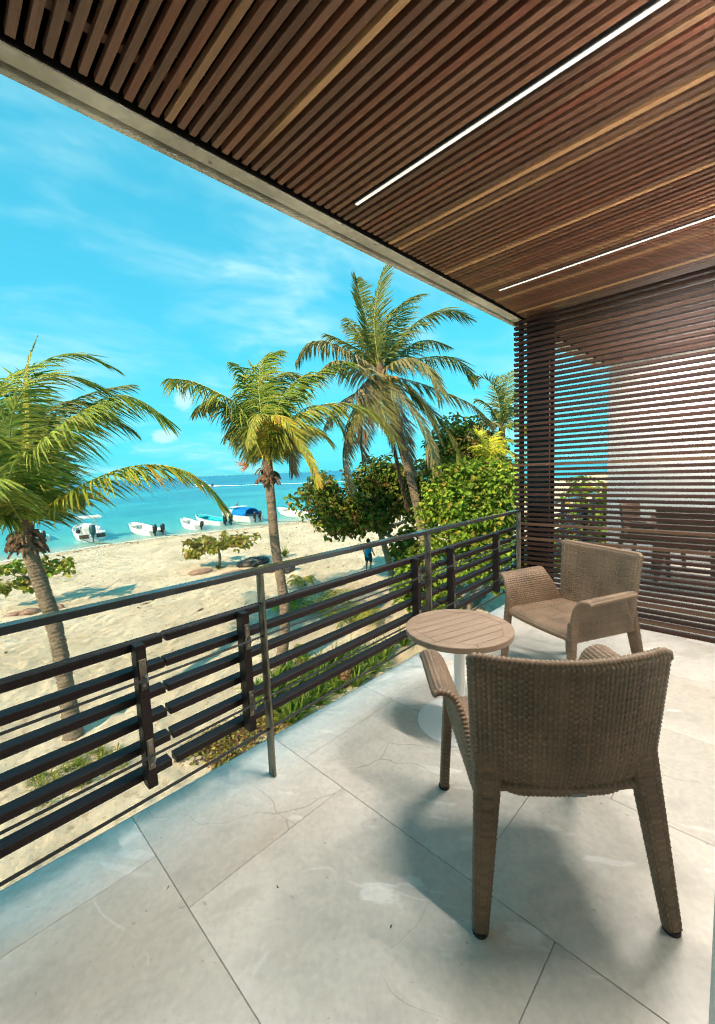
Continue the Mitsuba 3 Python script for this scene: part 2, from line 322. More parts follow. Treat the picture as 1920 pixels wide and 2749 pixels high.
# ---------------------------------------------------------------- woven armchairs
scene['mat_wicker'] = principled('vertex', 0.48, 0.35)
scene['mat_cap'] = principled((0.02, 0.02, 0.02), 0.6, 0.3)
STAKE, WEFT = 0.0142, 0.0098
def weave(s, t, amp=0.0050, seed=0):
    """height and tone (strand colour, painted gap shade) of a basket weave at the lengths s (across) and t (along), metres"""
    j = np.floor(t/WEFT); fj = t/WEFT-j
    i = np.floor(s/STAKE+0.5); fi = s/STAKE-i
    over = ((i+j) % 2) == 0
    pw = np.sqrt(np.clip(1-(2*fj-1)**2, 0, 1))
    c = np.cos(np.pi*np.clip(fi, -0.5, 0.5))
    stake = np.sqrt(np.clip(1-(2.5*fi)**2, 0, 1))
    h = np.where(over, pw*c**0.7, np.maximum(0.62*stake, 0.25*pw*(1-c)))-0.25
    r = np.random.RandomState(seed+5); tab = r.rand(512)
    ii, jj = i.astype(int), j.astype(int)
    strand = np.where(over, 0.72+0.30*tab[(jj*7) % 512]+0.22*tab[(ii*13+jj*31) % 512], 0.66+0.34*tab[(ii*17) % 512])
    tone = strand*np.where(over | (stake > 0.2), 1.0, 0.62)  # gaps between strands darkened, shade painted into the colour
    tone = tone*(0.86+0.30*np.sin(s*23+seed)*np.sin(t*17+2*seed)*0.5+0.14*tab[(jj*3+ii//5) % 512])
    return amp*h, tone
WICK = np.array([0.200, 0.131, 0.080])
def graded(n, length, edge=0.014):
    e = np.array([0, 0.04, 0.15, 0.35, 0.65, 1.0])*edge/length
    return np.r_[e, np.linspace(e[-1], 1-e[-1], n)[1:-1], (1-e)[::-1]]
def woven(fn, Lu, Lv, thick, res=0.0022, swap=False, seed=0, back=True, amp=0.0050):
    """closed woven slab over the mid surface fn(u, v)"""
    U, V = graded(int(Lu/res), Lu), graded(int(Lv/res), Lv)
    u, v = np.meshgrid(U, V, indexing='ij')
    P = fn(u, v); e = 1e-4
    n = np.cross(fn(np.clip(u+e, 0, 1), v)-fn(np.clip(u-e, 0, 1), v), fn(u, np.clip(v+e, 0, 1))-fn(u, np.clip(v-e, 0, 1)))
    n /= np.linalg.norm(n, axis=-1, keepdims=True)+1e-15
    d = np.minimum(np.minimum(u, 1-u)*Lu, np.minimum(v, 1-v)*Lv); R = 0.5*thick
    round_ = np.sqrt(np.clip(1-(1-np.clip(d/R, 0, 1))**2, 0, 1))
    s, t = (v*Lv, u*Lu) if swap else (u*Lu, v*Lv)
    out, cols, faces, at = [], [], [], 0
    nu, nv = u.shape
    i, j = np.meshgrid(np.arange(nu-1), np.arange(nv-1), indexing='ij'); q = np.stack([i*nv+j, (i+1)*nv+j, (i+1)*nv+j+1, i*nv+j+1], -1).reshape(-1, 4)
    for side in (1, -1):
        h, tone = weave(s+(0 if side > 0 else STAKE), t, amp, seed)
        off = side*(round_*thick/2+h*np.clip(d/0.003, 0.0, 1))
        off = np.where(d <= 1e-9, 0, off)
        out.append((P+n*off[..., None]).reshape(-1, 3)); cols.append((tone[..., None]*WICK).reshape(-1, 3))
        faces.append((q if side > 0 else q[:, ::-1])+at); at += nu*nv
    f = np.vstack(faces)
    return trimesh.Trimesh(np.vstack(out), np.vstack([f[:, [0, 1, 2]], f[:, [0, 2, 3]]]), process=False), np.clip(np.vstack(cols), 0, 1)
def woven_leg(p0, p1, w0, d0, w1, d1, res=0.0022, seed=0, axis=(1, 0, 0)):
    """tapered leg of rounded rectangular section"""
    p0, p1 = np.array(p0, float), np.array(p1, float); L = np.linalg.norm(p1-p0)
    A = np.array(axis, float); tdir = (p1-p0)/L; A -= tdir*(A@tdir); A /= np.linalg.norm(A); B = np.cross(tdir, A)
    per = 2*(w0+d0)*0.9; N = max(int(round(per/STAKE/2))*2, 6); n = N*6
    v = np.linspace(0, 1, int(L/res)); a = np.arange(n+1)/n*2*np.pi
    vv, aa = np.meshgrid(v, a, indexing='ij')
    w, d = w0+(w1-w0)*vv, d0+(d1-d0)*vv
    c, s = np.cos(aa), np.sin(aa); ex = 0.45
    x, y = w/2*np.sign(c)*np.abs(c)**ex, d/2*np.sign(s)*np.abs(s)**ex
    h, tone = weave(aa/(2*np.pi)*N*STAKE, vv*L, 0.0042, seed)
    k = 1+h/np.maximum(np.hypot(x, y), 0.01)
    P = p0+(p1-p0)*vv[..., None]+A*(x*k)[..., None]+B*(y*k)[..., None]
    i, j = np.meshgrid(np.arange(len(v)-1), np.arange(n), indexing='ij'); m = n+1
    q = np.stack([i*m+j, i*m+j+1, (i+1)*m+j+1, (i+1)*m+j], -1).reshape(-1, 4)
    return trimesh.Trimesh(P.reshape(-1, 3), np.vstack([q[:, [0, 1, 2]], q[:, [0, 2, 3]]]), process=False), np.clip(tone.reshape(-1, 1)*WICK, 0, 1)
def lerp(a, b, t): return a+(b-a)*t
def back_surface(u, v):
    s = 2*u-1; zb = 0.412+0.04*np.clip((np.abs(s)-0.45)/0.3, 0, 1)**2; zt = 0.890+0.012*s**2-0.02*np.clip((np.abs(s)-0.9)/0.1, 0, 1)**2
    z = lerp(zb, zt, v); W = np.interp(z, [0.40, 0.55, 0.90], [0.283, 0.294, 0.312])
    x = s*W; y = 0.105-0.085*(z-0.45)-0.058*(1-s**2)*np.clip((z-0.30)/0.25, 0.4, 1)
    return np.stack([x, y, z], -1)
def seat_surface(u, v):
    s = 2*u-1; x = s*0.292; y = lerp(0.065-0.02*(1-s**2), 0.598+0.022*(1-s**2), v)
    z = 0.452-0.012*(1-s**2)*np.sin(np.pi*np.clip(v, 0, 1))-0.025*np.clip((v-0.9)/0.1, 0, 1)**2
    return np.stack([x, y, z], -1)
ARM = np.array([(0.283, 0.405), (0.288, 0.48), (0.297, 0.56), (0.312, 0.625), (0.338, 0.667), (0.372, 0.683), (0.402, 0.672)])
from scipy.interpolate import CubicSpline
arm_s = np.r_[0, np.cumsum(np.linalg.norm(np.diff(ARM, axis=0), axis=1))]
ARM_L = arm_s[-1]; arm_c = CubicSpline(arm_s/ARM_L, ARM)
def arm_surface(sign):
    def fn(u, v):
        q = arm_c(v); yr = lerp(0.075, 0.215, np.clip(v/0.75, 0, 1)); yf = 0.602-0.03*np.clip((v-0.55)/0.45, 0, 1)**2
        uu = u if sign > 0 else 1-u
        return np.stack([sign*q[..., 0], lerp(yr, yf, uu), q[..., 1]+0.012*(1-uu)*np.clip((v-0.5)*2, 0, 1)], -1)
    return fn
rear_sp = lambda s: ((s*0.246, 0.086, 0.56), (s*0.303, 0.0, 0.012))
parts_of_chair = [('backrest', *woven(back_surface, 0.60, 0.47, 0.034, seed=1), True),
                  ('seat', *woven(seat_surface, 0.58, 0.53, 0.034, seed=2, swap=True, amp=0.0068), True)]
for s in (-1, 1):
    parts_of_chair.append(('arm', *woven(arm_surface(s), 0.46, ARM_L, 0.026, seed=4+s, swap=True), True))
for s in (-1, 1):
    parts_of_chair.append(('leg', *woven_leg(rear_sp(s)[0], rear_sp(s)[1], 0.092, 0.036, 0.046, 0.040, seed=8+s), True))
for s in (-1, 1):
    parts_of_chair.append(('leg', *woven_leg((s*0.284, 0.584, 0.53), (s*0.307, 0.622, 0.012), 0.038, 0.050, 0.038, 0.040, seed=12+s), True))
def braid(path, r, seed=0):
    """plaited edge: a rope of overlapping loops along the path"""
    P = np.asarray(path, float); L = np.linalg.norm(np.diff(P, axis=0), axis=1).sum(); n = int(L/0.0026)
    P = spline(P, n); m = tube(P, r, 12, cap=True); q = np.arange(n)*L/n; th = np.arange(12)*2*np.pi/12
    w = np.cos(2*np.pi*q[:, None]/STAKE+th[None]*1.0)
    c = np.repeat(P, 12, 0); v = m.vertices.copy(); k = 1+0.13*w.reshape(-1)
    v[:n*12] = c+(v[:n*12]-c)*k[:, None]; m.vertices = v
    tone = np.r_[(0.62+0.42*(w.reshape(-1) > -0.35)), 0.8, 0.8]
    return m, np.clip(tone[:, None]*WICK, 0, 1)
q_ = np.linspace(0, 1, 24)
edge = np.vstack([back_surface(np.full(24, 0.012), q_), back_surface(q_, np.full(24, 0.992))[1:], back_surface(np.full(24, 0.988), q_[::-1])[1:]])
parts_of_chair.append(('edge_braid', *braid(edge, 0.0150), True))
parts_of_chair.append(('edge_braid', *braid(back_surface(q_[1:-1], np.full(22, 0.008)), 0.0145), True))
parts_of_chair.append(('edge_braid', *braid(seat_surface(q_, np.full(24, 0.985)), 0.0165), True))
for s in (-1, 1):
    f_ = arm_surface(s); u1, u0 = (0.985, 0.015) if s > 0 else (0.015, 0.985)
    parts_of_chair.append(('edge_braid', *braid(np.vstack([f_(np.full(24, u1), q_), f_(np.linspace(u1, u0, 24), np.full(24, 0.985))[1:], f_(np.full(24, u0), q_[::-1])[1:]]), 0.0125), True))
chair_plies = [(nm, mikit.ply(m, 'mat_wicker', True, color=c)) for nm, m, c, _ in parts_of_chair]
cap_plies = [mikit.ply(tube([[x, y, 0.0005], [x, y, 0.014]], 0.025, 14), 'mat_cap') for x, y in ((-0.303, 0), (0.303, 0), (-0.307, 0.622), (0.307, 0.622))]
tag_ply = mikit.ply(box(0.00, 0.045, -0.003, 0.0, 0.0, 0.012, 0.001), 'mat_steel')
def armchair(x, y, deg, label, group=None, tag=False):
    k = thing('wicker_armchair', label, 'armchair', group)
    M = T().translate([x, y, 0]).rotate([0, 0, 1], deg-90)
    li = 0
    for nm, d in chair_plies:
        kk = part(k, nm, {**d, 'to_world': M}, None)
        if nm == 'leg':
            scene[f'{kk}__foot_cap'] = {**cap_plies[li], 'to_world': M}; li += 1
    if tag:
        part(k, 'maker_plate', {**tag_ply, 'to_world': M @ T().translate([0.0, 0.029, 0.44])}, None)
    return k
armchair(1.309, 0.386, 42.8, 'woven brown armchair nearest the camera, seen from behind', tag=True)
armchair(3.262, 0.795, 153.2, 'woven brown armchair facing the camera in front of the slatted screen')

# ---------------------------------------------------------------- side table
def teak(p, n, uv):
    r = cell_rand(dr.floor(p.x*9), dr.floor(p.y*9), 3)
    q = p.x*0.30+p.y*0.954; l = p.x*0.954-p.y*0.30
    g = fbm(q*110, l*7, p.z*60, 4); g2 = fbm(q*22, l*1.6, 3.0, 3)
    c = mix((0.185, 0.12, 0.08), (0.36, 0.258, 0.18), g*0.55+g2*0.45)
    return c
scene['mat_teak'] = principled(teak, 0.55, 0.3, bump=lambda p, n, uv: 0.0005*fbm(p.x*60, p.y*60, p.z*60, 3))
scene['mat_white_paint'] = principled((0.84, 0.825, 0.785), 0.45, 0.4)
from shapely.geometry import Polygon, Point, box as sbox
from shapely import affinity
def table(x, y, label, spin=-17.5, group=None):
    k = thing('side_table', label, 'table', group)
    R, zt, tk = 0.303, 0.578, 0.030
    disc = Point(0, 0).buffer(R, 48)
    octo = Polygon([(0.258*math.cos(math.radians(22.5+45*i)), 0.258*math.sin(math.radians(22.5+45*i))) for i in range(8)])
    def put(poly, nm, z0, z1):
        m = extrude(affinity.rotate(poly, spin, origin=(0, 0)), z0, z1); m.apply_translation([x, y, 0]); part(k, nm, m, 'mat_teak')
    ring = disc.difference(octo.buffer(0.0008))
    for i in range(8):
        a0, a1 = math.radians(22.5+45*i), math.radians(67.5+45*i)
        w = Polygon([(0.05*math.cos(a0), 0.05*math.sin(a0)), (0.6*math.cos(a0), 0.6*math.sin(a0)), (0.6*math.cos(a1), 0.6*math.sin(a1)), (0.05*math.cos(a1), 0.05*math.sin(a1))]).buffer(-0.0006)
        g = ring.intersection(w)
        body = g.buffer(-0.003).buffer(0)
        put(g, 'rim_segment', zt-tk, zt-0.002)
        put(body, 'rim_segment_face', zt-0.002, zt)
    ys = np.linspace(-0.2384, 0.2384, 8)
    for a, b in zip(ys[:-1], ys[1:]):
        g = octo.intersection(sbox(-1, a+0.0022, 1, b-0.0022))
        put(g, 'board', zt-0.024, zt-0.0008)
    put(Point(0, 0).buffer(0.22, 32), 'underside_plate', zt-0.034, zt-0.0245)
    part(k, 'pedestal', lathe([(0.0, zt-0.036), (0.11, zt-0.036), (0.112, zt-0.041), (0.033, zt-0.045), (0.0305, zt-0.06), (0.0305, 0.022), (0.036, 0.013)], 40, (x, y, 0)), 'mat_white_paint', 40)
    part(k, 'base', lathe([(0.030, 0.0135), (0.235, 0.0095), (0.246, 0.006), (0.247, 0.001), (0.0, 0.001)], 72, (x, y, 0)), 'mat_white_paint', 40)
table(2.06, 1.247, 'round teak side table with a white pedestal between the two armchairs')
armchair(6.02, 0.62, 12, 'dark armchair of the next balcony with its back turned, seen through the timber screen')
table(6.75, 0.95, 'round side table of the next balcony, glimpsed through the timber screen', 10)
armchair(6.75, 1.42, 262, 'pale armchair of the next balcony, seen through the slats behind the nearer armchair')

# ---------------------------------------------------------------- beach and sea
def np_noise(x, y, seed=0):
    g = np.random.RandomState(seed).rand(256, 256)
    i, j = np.floor(x).astype(int), np.floor(y).astype(int); u, v = x-i, y-j
    u, v = u*u*(3-2*u), v*v*(3-2*v); G = lambda a, b: g[a % 256, b % 256]
    return (G(i, j)*(1-u)+G(i+1, j)*u)*(1-v)+(G(i, j+1)*(1-u)+G(i+1, j+1)*u)*v
def np_fbm(x, y, seed=0, o=4): return sum(0.5**k*np_noise(x*2**k, y*2**k, seed+k) for k in range(o))/(2-0.5**(o-1))
SEA = -4.70
SHORE = np.array([(-60, 40.5), (-10, 42.0), (5.88, 44.3), (10.8, 45.5), (16.8, 45.3), (27.2, 43.1), (32.6, 42.1), (45, 41.0), (70, 42.0), (140, 52.0), (400, 60.0)])
def shore_y(x): return np.interp(x, SHORE[:, 0], SHORE[:, 1])+0.35*(np_noise(x*0.35, x*0+3.3, 77)-0.5)
def sand_z(x, y, fine=True):
    d = shore_y(x)-y                                   # metres inland
    z = SEA+0.02+0.055*np.clip(d, -40, 6)+0.004*np.clip(d-6, 0, 60)
    z = np.where(d < 0, SEA+0.02+0.09*np.maximum(d, -30), z)
    if fine:
        k = np.clip(d/2.5, 0, 1)
        z = z+k*0.05*(np_fbm(x*0.5, y*0.5, 5)-0.5)+k*0.045*(np_fbm(x*2.1, y*2.1, 9, 3)-0.5)
    return z
def sheet(xs, ys, fz):
    X, Y = np.meshgrid(xs, ys, indexing='ij'); Z = fz(X, Y); ny = len(ys)
    i, j = np.meshgrid(np.arange(len(xs)-1), np.arange(ny-1), indexing='ij')
    q = np.stack([i*ny+j, (i+1)*ny+j, (i+1)*ny+j+1, i*ny+j+1], -1).reshape(-1, 4)
    return trimesh.Trimesh(np.stack([X, Y, Z], -1).reshape(-1, 3), np.vstack([q[:, [0, 1, 2]], q[:, [0, 2, 3]]]), process=False)
def dents(x, y):
    r = np.random.RandomState(8); z = np.zeros_like(x)
    return z
def sand_full(x, y):
    z = sand_z(x, y)
    d = np.clip((shore_y(x)-y)/3, 0, 1)
    n = np_fbm(x*3.3+np_noise(x, y, 31), y*5.2, 13, 3)
    z = z-d*0.062*np.clip((0.47-n)*5, 0, 1)+d*0.036*np.clip((n-0.55)*5, 0, 1)
    # wheel tracks running along the beach
    for y0, a in ((30.6, 0.055), (28.9, 0.055)):
        z = z-0.05*np.exp(-((y-(y0+a*x+0.3*np.sin(x*0.35)))/0.13)**2)*np.clip(1.3-np.abs(x-6)/9, 0, 1)
    return z
xs = np.unique(np.r_[np.linspace(-140, -6, 30), np.arange(-6, 26, 0.115), np.arange(26, 48, 0.35), np.linspace(48, 420, 80)])
ys = np.unique(np.r_[np.linspace(-40, 2, 12), np.arange(2, 50, 0.115), np.linspace(50, 110, 16)])
def sand_col(p, n, uv):
    g = fbm(p.x*0.7, p.y*0.7, 1.0, 4); h = fbm(p.x*9, p.y*9, 2.0, 4); s = noise(p.x*70, p.y*70, p.z*70)
    c = mix((0.43, 0.365, 0.268), (0.53, 0.46, 0.35), smoothstep(0.25, 0.75, g))
    c = mix(c, mi.Color3f(0.27, 0.205, 0.13), smoothstep(0.58, 0.80, h)*0.55)
    wet = smoothstep(SEA+0.20, SEA+0.10, p.z)
    c = mix(c, mi.Color3f(0.33, 0.275, 0.19), wet*0.7)
    return c*(0.88+0.24*s)
scene['mat_sand'] = principled(sand_col, 0.95, 0.1, bump=lambda p, n, uv: 0.035*fbm(p.x*8, p.y*8, 1.0, 4), eps=6e-3)
whole('beach', sheet(xs, ys, sand_full), 'mat_sand', 'pale golden sand beach covered in footprints', kind='structure', smooth=True)
def sea_col(p, n, uv):
    # depth of the water grows with the distance from the shore
    d = p.y-44.0+dr.maximum(p.x-15, 0)*0.06
    c = mix((0.33, 0.36, 0.27), (0.075, 0.335, 0.33), smoothstep(0.0, 7.0, d))
    c = mix(c, mi.Color3f(0.03, 0.27, 0.31), smoothstep(5, 30, d+9*(noise(p.x*0.05, p.y*0.08, 2)-0.5)))
    pt = fbm(p.x*0.02, p.y*0.035, 4.0, 4)
    c = mix(c, mi.Color3f(0.012, 0.16, 0.25), smoothstep(0.46, 0.62, pt)*smoothstep(8, 40, d)*0.7)
    c = mix(c, mi.Color3f(0.004, 0.115, 0.215), smoothstep(60, 330, d))
    return c
def sea_bump(p, n, uv):
    a = fbm(p.x*0.55+p.y*0.25, p.y*1.3, 1.0, 4); b = fbm(p.x*2.2, p.y*4.5, 5.0, 3)
    return 0.30*a+0.09*b
scene['mat_sea'] = principled(sea_col, 0.16, 0.5, bump=sea_bump, eps=0.03)
sx = np.unique(np.r_[np.linspace(-6000, -200, 12), np.linspace(-200, 600, 40), np.linspace(600, 14000, 14)])
sy = np.r_[np.linspace(36, 60, 8), np.geomspace(66, 15000, 30)]
whole('sea', sheet(sx, sy, lambda X, Y: X*0+SEA), 'mat_sea', 'turquoise sea, deeper blue towards the horizon', kind='structure')
# breaking foam line along the shore
def foam():
    x = np.arange(-30, 70, 0.25); y = shore_y(x); V = []
    w = 0.10+0.30*np_noise(x*0.5, x*0, 3)
    y2 = y+0.05+0.25*np_noise(x*0.23, x*0+9, 4)
    a = np.stack([x, y2-w/2, x*0+SEA+0.012], 1); m = np.stack([x, y2, x*0+SEA+0.03], 1); b = np.stack([x, y2+w/2, x*0+SEA+0.012], 1)
    V = np.vstack([a, m, b]); n = len(x); i = np.arange(n-1)
    return trimesh.Trimesh(V, np.vstack([np.stack([i, i+1, n+i], 1), np.stack([i+1, n+i+1, n+i], 1), np.stack([n+i, n+i+1, 2*n+i], 1), np.stack([n+i+1, 2*n+i+1, 2*n+i], 1)]), process=False)
scene['mat_foam'] = principled((0.75, 0.77, 0.74), 0.8, 0.2, two=True)
whole('shore_foam', foam(), 'mat_foam', 'thin white line of foam where the water meets the sand', 'foam', smooth=True, kind='stuff')

def litter():
    r = np.random.RandomState(12); ms = []
    for i in range(260):
        x = r.uniform(-8, 45); y = shore_y(np.array(x))-(r.uniform(1.2, 3.2) if i < 170 else r.uniform(3, 32)); z = float(sand_full(np.array([[x]]), np.array([[y]]))[0, 0])
        a = r.uniform(0, np.pi); l = r.uniform(0.06, 0.28); d = np.array([math.cos(a), math.sin(a), 0])*l; n = np.array([-d[1], d[0], 0])*0.3
        c = np.array([x, y, z]); ms.append(trimesh.convex.convex_hull(np.array([c-d, c+d, c+n, c-n, c+[0, 0, 0.05], c+d*0.4+[0, 0, 0.04]])))
    return joined(ms)
scene['mat_litter'] = principled((0.10, 0.07, 0.04), 0.9, 0.1)
whole('beach_litter', litter(), 'mat_litter', 'scattered dry seaweed and leaf litter on the sand', 'litter', kind='stuff')

# ---------------------------------------------------------------- foliage materials
def leafmat(**k):
    return {'type': 'principledthin', 'base_color': {'type': 'mesh_attribute', 'name': 'vertex_color'}, 'roughness': 0.45, 'diff_trans': 0.55, 'spec_trans': 0.0, 'eta': 1.4, **k}
scene['mat_frond'] = leafmat()
scene['mat_leaf'] = leafmat(diff_trans=0.6, roughness=0.4)
def bark(p, n, uv):
    g = fbm(p.x*14, p.y*14, p.z*30, 4); h = noise(p.x*3, p.y*3, p.z*1.2)
    c = mix((0.06, 0.048, 0.036), (0.25, 0.205, 0.155), g)
    return mix(c, mi.Color3f(0.20, 0.15, 0.105), h*0.5)
scene['mat_palm_bark'] = principled(bark, 0.9, 0.15, bump=lambda p, n, uv: 0.012*fbm(p.x*30, p.y*30, p.z*50, 3), eps=3e-3)
def husk(p, n, uv): return mix((0.055, 0.033, 0.022), (0.26, 0.17, 0.115), fbm(p.x*12, p.y*12, p.z*25, 4))
scene['mat_husk'] = principled(husk, 0.9, 0.1, two=True)
scene['mat_petiole'] = principled('vertex', 0.5, 0.3)
scene['mat_twig'] = principled(lambda p, n, uv: mix((0.13, 0.10, 0.075), (0.30, 0.25, 0.19), fbm(p.x*20, p.y*20, p.z*20, 3)), 0.9, 0.15)
SCHEME = {  # (base colour, tip colour, old/yellow share)
    'g': ((0.115, 0.165, 0.028), (0.30, 0.28, 0.06), 0.12), 'k': ((0.105, 0.130, 0.036), (0.26, 0.235, 0.10), 0.12),
    'gy': ((0.175, 0.20, 0.04), (0.38, 0.31, 0.09), 0.3), 'go': ((0.17, 0.20, 0.03), (0.45, 0.27, 0.045), 0.25),
    'y': ((0.25, 0.26, 0.055), (0.40, 0.30, 0.08), 0.35), 'o': ((0.34, 0.32, 0.05), (0.48, 0.25, 0.05), 0.35),
    'yy': ((0.34, 0.36, 0.035), (0.45, 0.38, 0.08), 0.3), 'b': ((0.165, 0.165, 0.065), (0.34, 0.27, 0.17), 0.4),
    'm': ((0.13, 0.135, 0.05), (0.26, 0.22, 0.12), 0.2), 'l': ((0.17, 0.215, 0.045), (0.33, 0.30, 0.09), 0.12),
    'd': ((0.25, 0.20, 0.125), (0.33, 0.25, 0.17), 0.5), 'r': ((0.13, 0.075, 0.055), (0.19, 0.11, 0.08), 0.3)}
WIND = np.array([0.42, -0.32, 0.0])
def frond(pts, L, sag, scheme, rng, pairs=62, width=0.034, scale=1.0):
    """one feather frond: (leaflet mesh, colours), (rachis mesh, colours)"""
    n = pairs; C = spline(pts, 160)
    s = np.r_[0, np.cumsum(np.linalg.norm(np.diff(C, axis=0), axis=1))]; tot = s[-1]; s /= s[-1]
    Tn = np.gradient(C, axis=0); Tn /= np.linalg.norm(Tn, axis=1, keepdims=True)
    base, tip, old = [np.array(c) if not np.isscalar(c) else c for c in SCHEME[scheme]]
    V, F, K = [], [], []; SEG = 6
    ts = np.linspace(0.12 if L > 0.3 else 0.3, 0.995, n)
    up = np.array([0, 0, 1.0]); crown_out = C[-1]-C[0]; crown_out[2] = 0; crown_out /= np.linalg.norm(crown_out)+1e-9
    # a broken or bent leaflet now and then, and gaps
    for side in (-1, 1):
        for t in ts:
            t = t+rng.uniform(-0.4, 0.4)/n
            if rng.rand() < 0.035: continue
            p = np.array([np.interp(t, s, C[:, k]) for k in range(3)]); tg = np.array([np.interp(t, s, Tn[:, k]) for k in range(3)]); tg /= np.linalg.norm(tg)
            N = up-tg*(up@tg); 
            if np.linalg.norm(N) < 0.35: N = N-0.5*(crown_out-tg*(crown_out@tg))
            N /= np.linalg.norm(N)+1e-9; S = np.cross(tg, N)
            prof = (0.55+0.45*np.sin(np.pi*min(t*1.15, 1)**0.8)) if t < 0.85 else 0.80-(t-0.85)*3.2
            if t < 0.2: prof *= 0.75
            l = 1.16*L*scale*max(prof, 0.25)*rng.uniform(0.82, 1.12)
            a = math.radians(74-38*t+rng.uniform(-8, 8))
            d = math.cos(a)*tg+math.sin(a)*(side*S+0.28*N); d /= np.linalg.norm(d)
            q = np.linspace(0, 1, SEG)
            g = sag*rng.uniform(0.65, 1.25)
            bend = np.outer(q**1.5, np.array([0, 0, -1.0])*g*1.08+WIND*0.6)
            cv = np.outer(q, d)+bend
            step = np.diff(cv, axis=0); step /= np.linalg.norm(step, axis=1, keepdims=True)
            cv = np.vstack([[0, 0, 0], np.cumsum(step*(l/(SEG-1)), axis=0)])+p
            w = width*scale*(0.8+0.4*rng.rand())*np.array([0.45, 0.95, 1.0, 0.85, 0.5, 0.04])/2
            tt = np.gradient(cv, axis=0); tt /= np.linalg.norm(tt, axis=1, keepdims=True)
            wd = np.cross(tt, side*N*0.55+np.cross(tt, tg)*side*0.3+rng.normal(0, 0.22, 3)); wd /= np.linalg.norm(wd, axis=1, keepdims=True)+1e-9
            at = len(V)*2*SEG
            V.append(np.stack([cv-wd*w[:, None], cv+wd*w[:, None]], 1).reshape(-1, 3))
            i = np.arange(SEG-1)*2
            F.append(np.vstack([np.stack([i, i+1, i+3], 1), np.stack([i, i+3, i+2], 1)])+at)
            yl = min(1.0, max(0.0, (rng.rand() < old)*rng.uniform(0.35, 1.0)+0.10*rng.rand()))
            c = 1.55*base*rng.uniform(0.65, 1.3)
            cc = c+(tip-c)*np.clip(yl+np.clip(q-0.72, 0, 1)*rng.uniform(0, 2.6), 0, 1)[:, None]
            brown = np.clip((q-0.86)*6*(rng.rand() < 0.45), 0, 1)[:, None]
            cc = cc*(1-brown)+np.array([0.22, 0.13, 0.07])*brown
            K.append(np.repeat(cc, 2, 0))
    leaf = trimesh.Trimesh(np.vstack(V), np.vstack(F), process=False), np.clip(np.vstack(K), 0.003, 1)
    rr = np.interp(np.linspace(0, 1, 40), [0, 0.06, 0.2, 1], [0.050, 0.032, 0.019, 0.004])*scale
    Rm = tube(C[np.linspace(0, 159, 40).astype(int)], rr, 6)
    rc = np.array([0.30, 0.30, 0.08]) if scheme in 'gkl' else (np.array([0.50, 0.40, 0.05]) if scheme in ('y', 'gy', 'go', 'o', 'yy', 'm') else np.array([0.26, 0.18, 0.11]))
    if scheme in ('d', 'r'): rc = np.array([0.20, 0.13, 0.09])
    rc = rc*rng.uniform(0.8, 1.15)
    return leaf, (Rm, np.tile(rc, (len(Rm.vertices), 1)))
def palm_trunk(pts, r0, r1, rng):
    P = spline(pts, 160); L = np.linalg.norm(np.diff(P, axis=0), axis=1).sum(); n = int(L/0.018)
    P = spline(pts, n); t = np.linspace(0, 1, n)
    ring = (t*L/0.085+0.3*np.sin(t*L*1.7)) % 1
    r = np.interp(t, [0, 0.04, 0.25, 0.9, 1], [r0*1.45, r0*1.15, r0, r1, r1*1.0])*(1+0.10*(1-ring)**2-0.05)
    m = tube(P, r, 22)
    k = np.arange(n*22); 
    m.vertices[:n*22] += (np_noise(m.vertices[:n*22, 0]*9+m.vertices[:n*22, 1]*7, m.vertices[:n*22, 2]*16, 6)-0.5)[:, None]*0.03*np.array([1, 1, 0.4])
    return m
def boot_plates(c, r, h, n, rng, spread=1.0, droop=0.6):
    """ragged fibrous leaf bases wrapped round the top of a trunk"""
    ms = []
    for i in range(n):
        a = rng.uniform(0, 2*np.pi); z0 = rng.uniform(-h, 0); l = rng.uniform(0.18, 0.42)*spread; w = rng.uniform(0.09, 0.17)*spread
        out = np.array([math.cos(a), math.sin(a), 0]); tan = np.array([-out[1], out[0], 0])
        q = np.linspace(0, 1, 6); up = rng.uniform(0.1, 1.0)
        cl = c+np.array([0, 0, z0])+out*(r*0.9)+np.outer(q, out*l*0.75)+np.outer(q, [0, 0, l*up])-np.outer(q**2, [0, 0, l*(droop+up*0.8)])
        ww = w*np.array([0.8, 1, 0.95, 0.7, 0.4, 0.08])*(1+0.25*rng.uniform(-1, 1, 6))
        v = np.stack([cl-tan*ww[:, None]-out*0.02, cl+np.array([0, 0, 0.02])+out*0.015, cl+tan*ww[:, None]-out*0.02], 1).reshape(-1, 3)
        j = np.arange(5)*3
        f = np.vstack([np.stack([j+k, j+k+1, j+k+4], 1) for k in (0, 1)]+[np.stack([j+k, j+k+4, j+k+3], 1) for k in (0, 1)])
        ms.append((v, f))
    at, V, F = 0, [], []
    for v, f in ms: V.append(v); F.append(f+at); at += len(v)
    return trimesh.Trimesh(np.vstack(V), np.vstack(F), process=False)
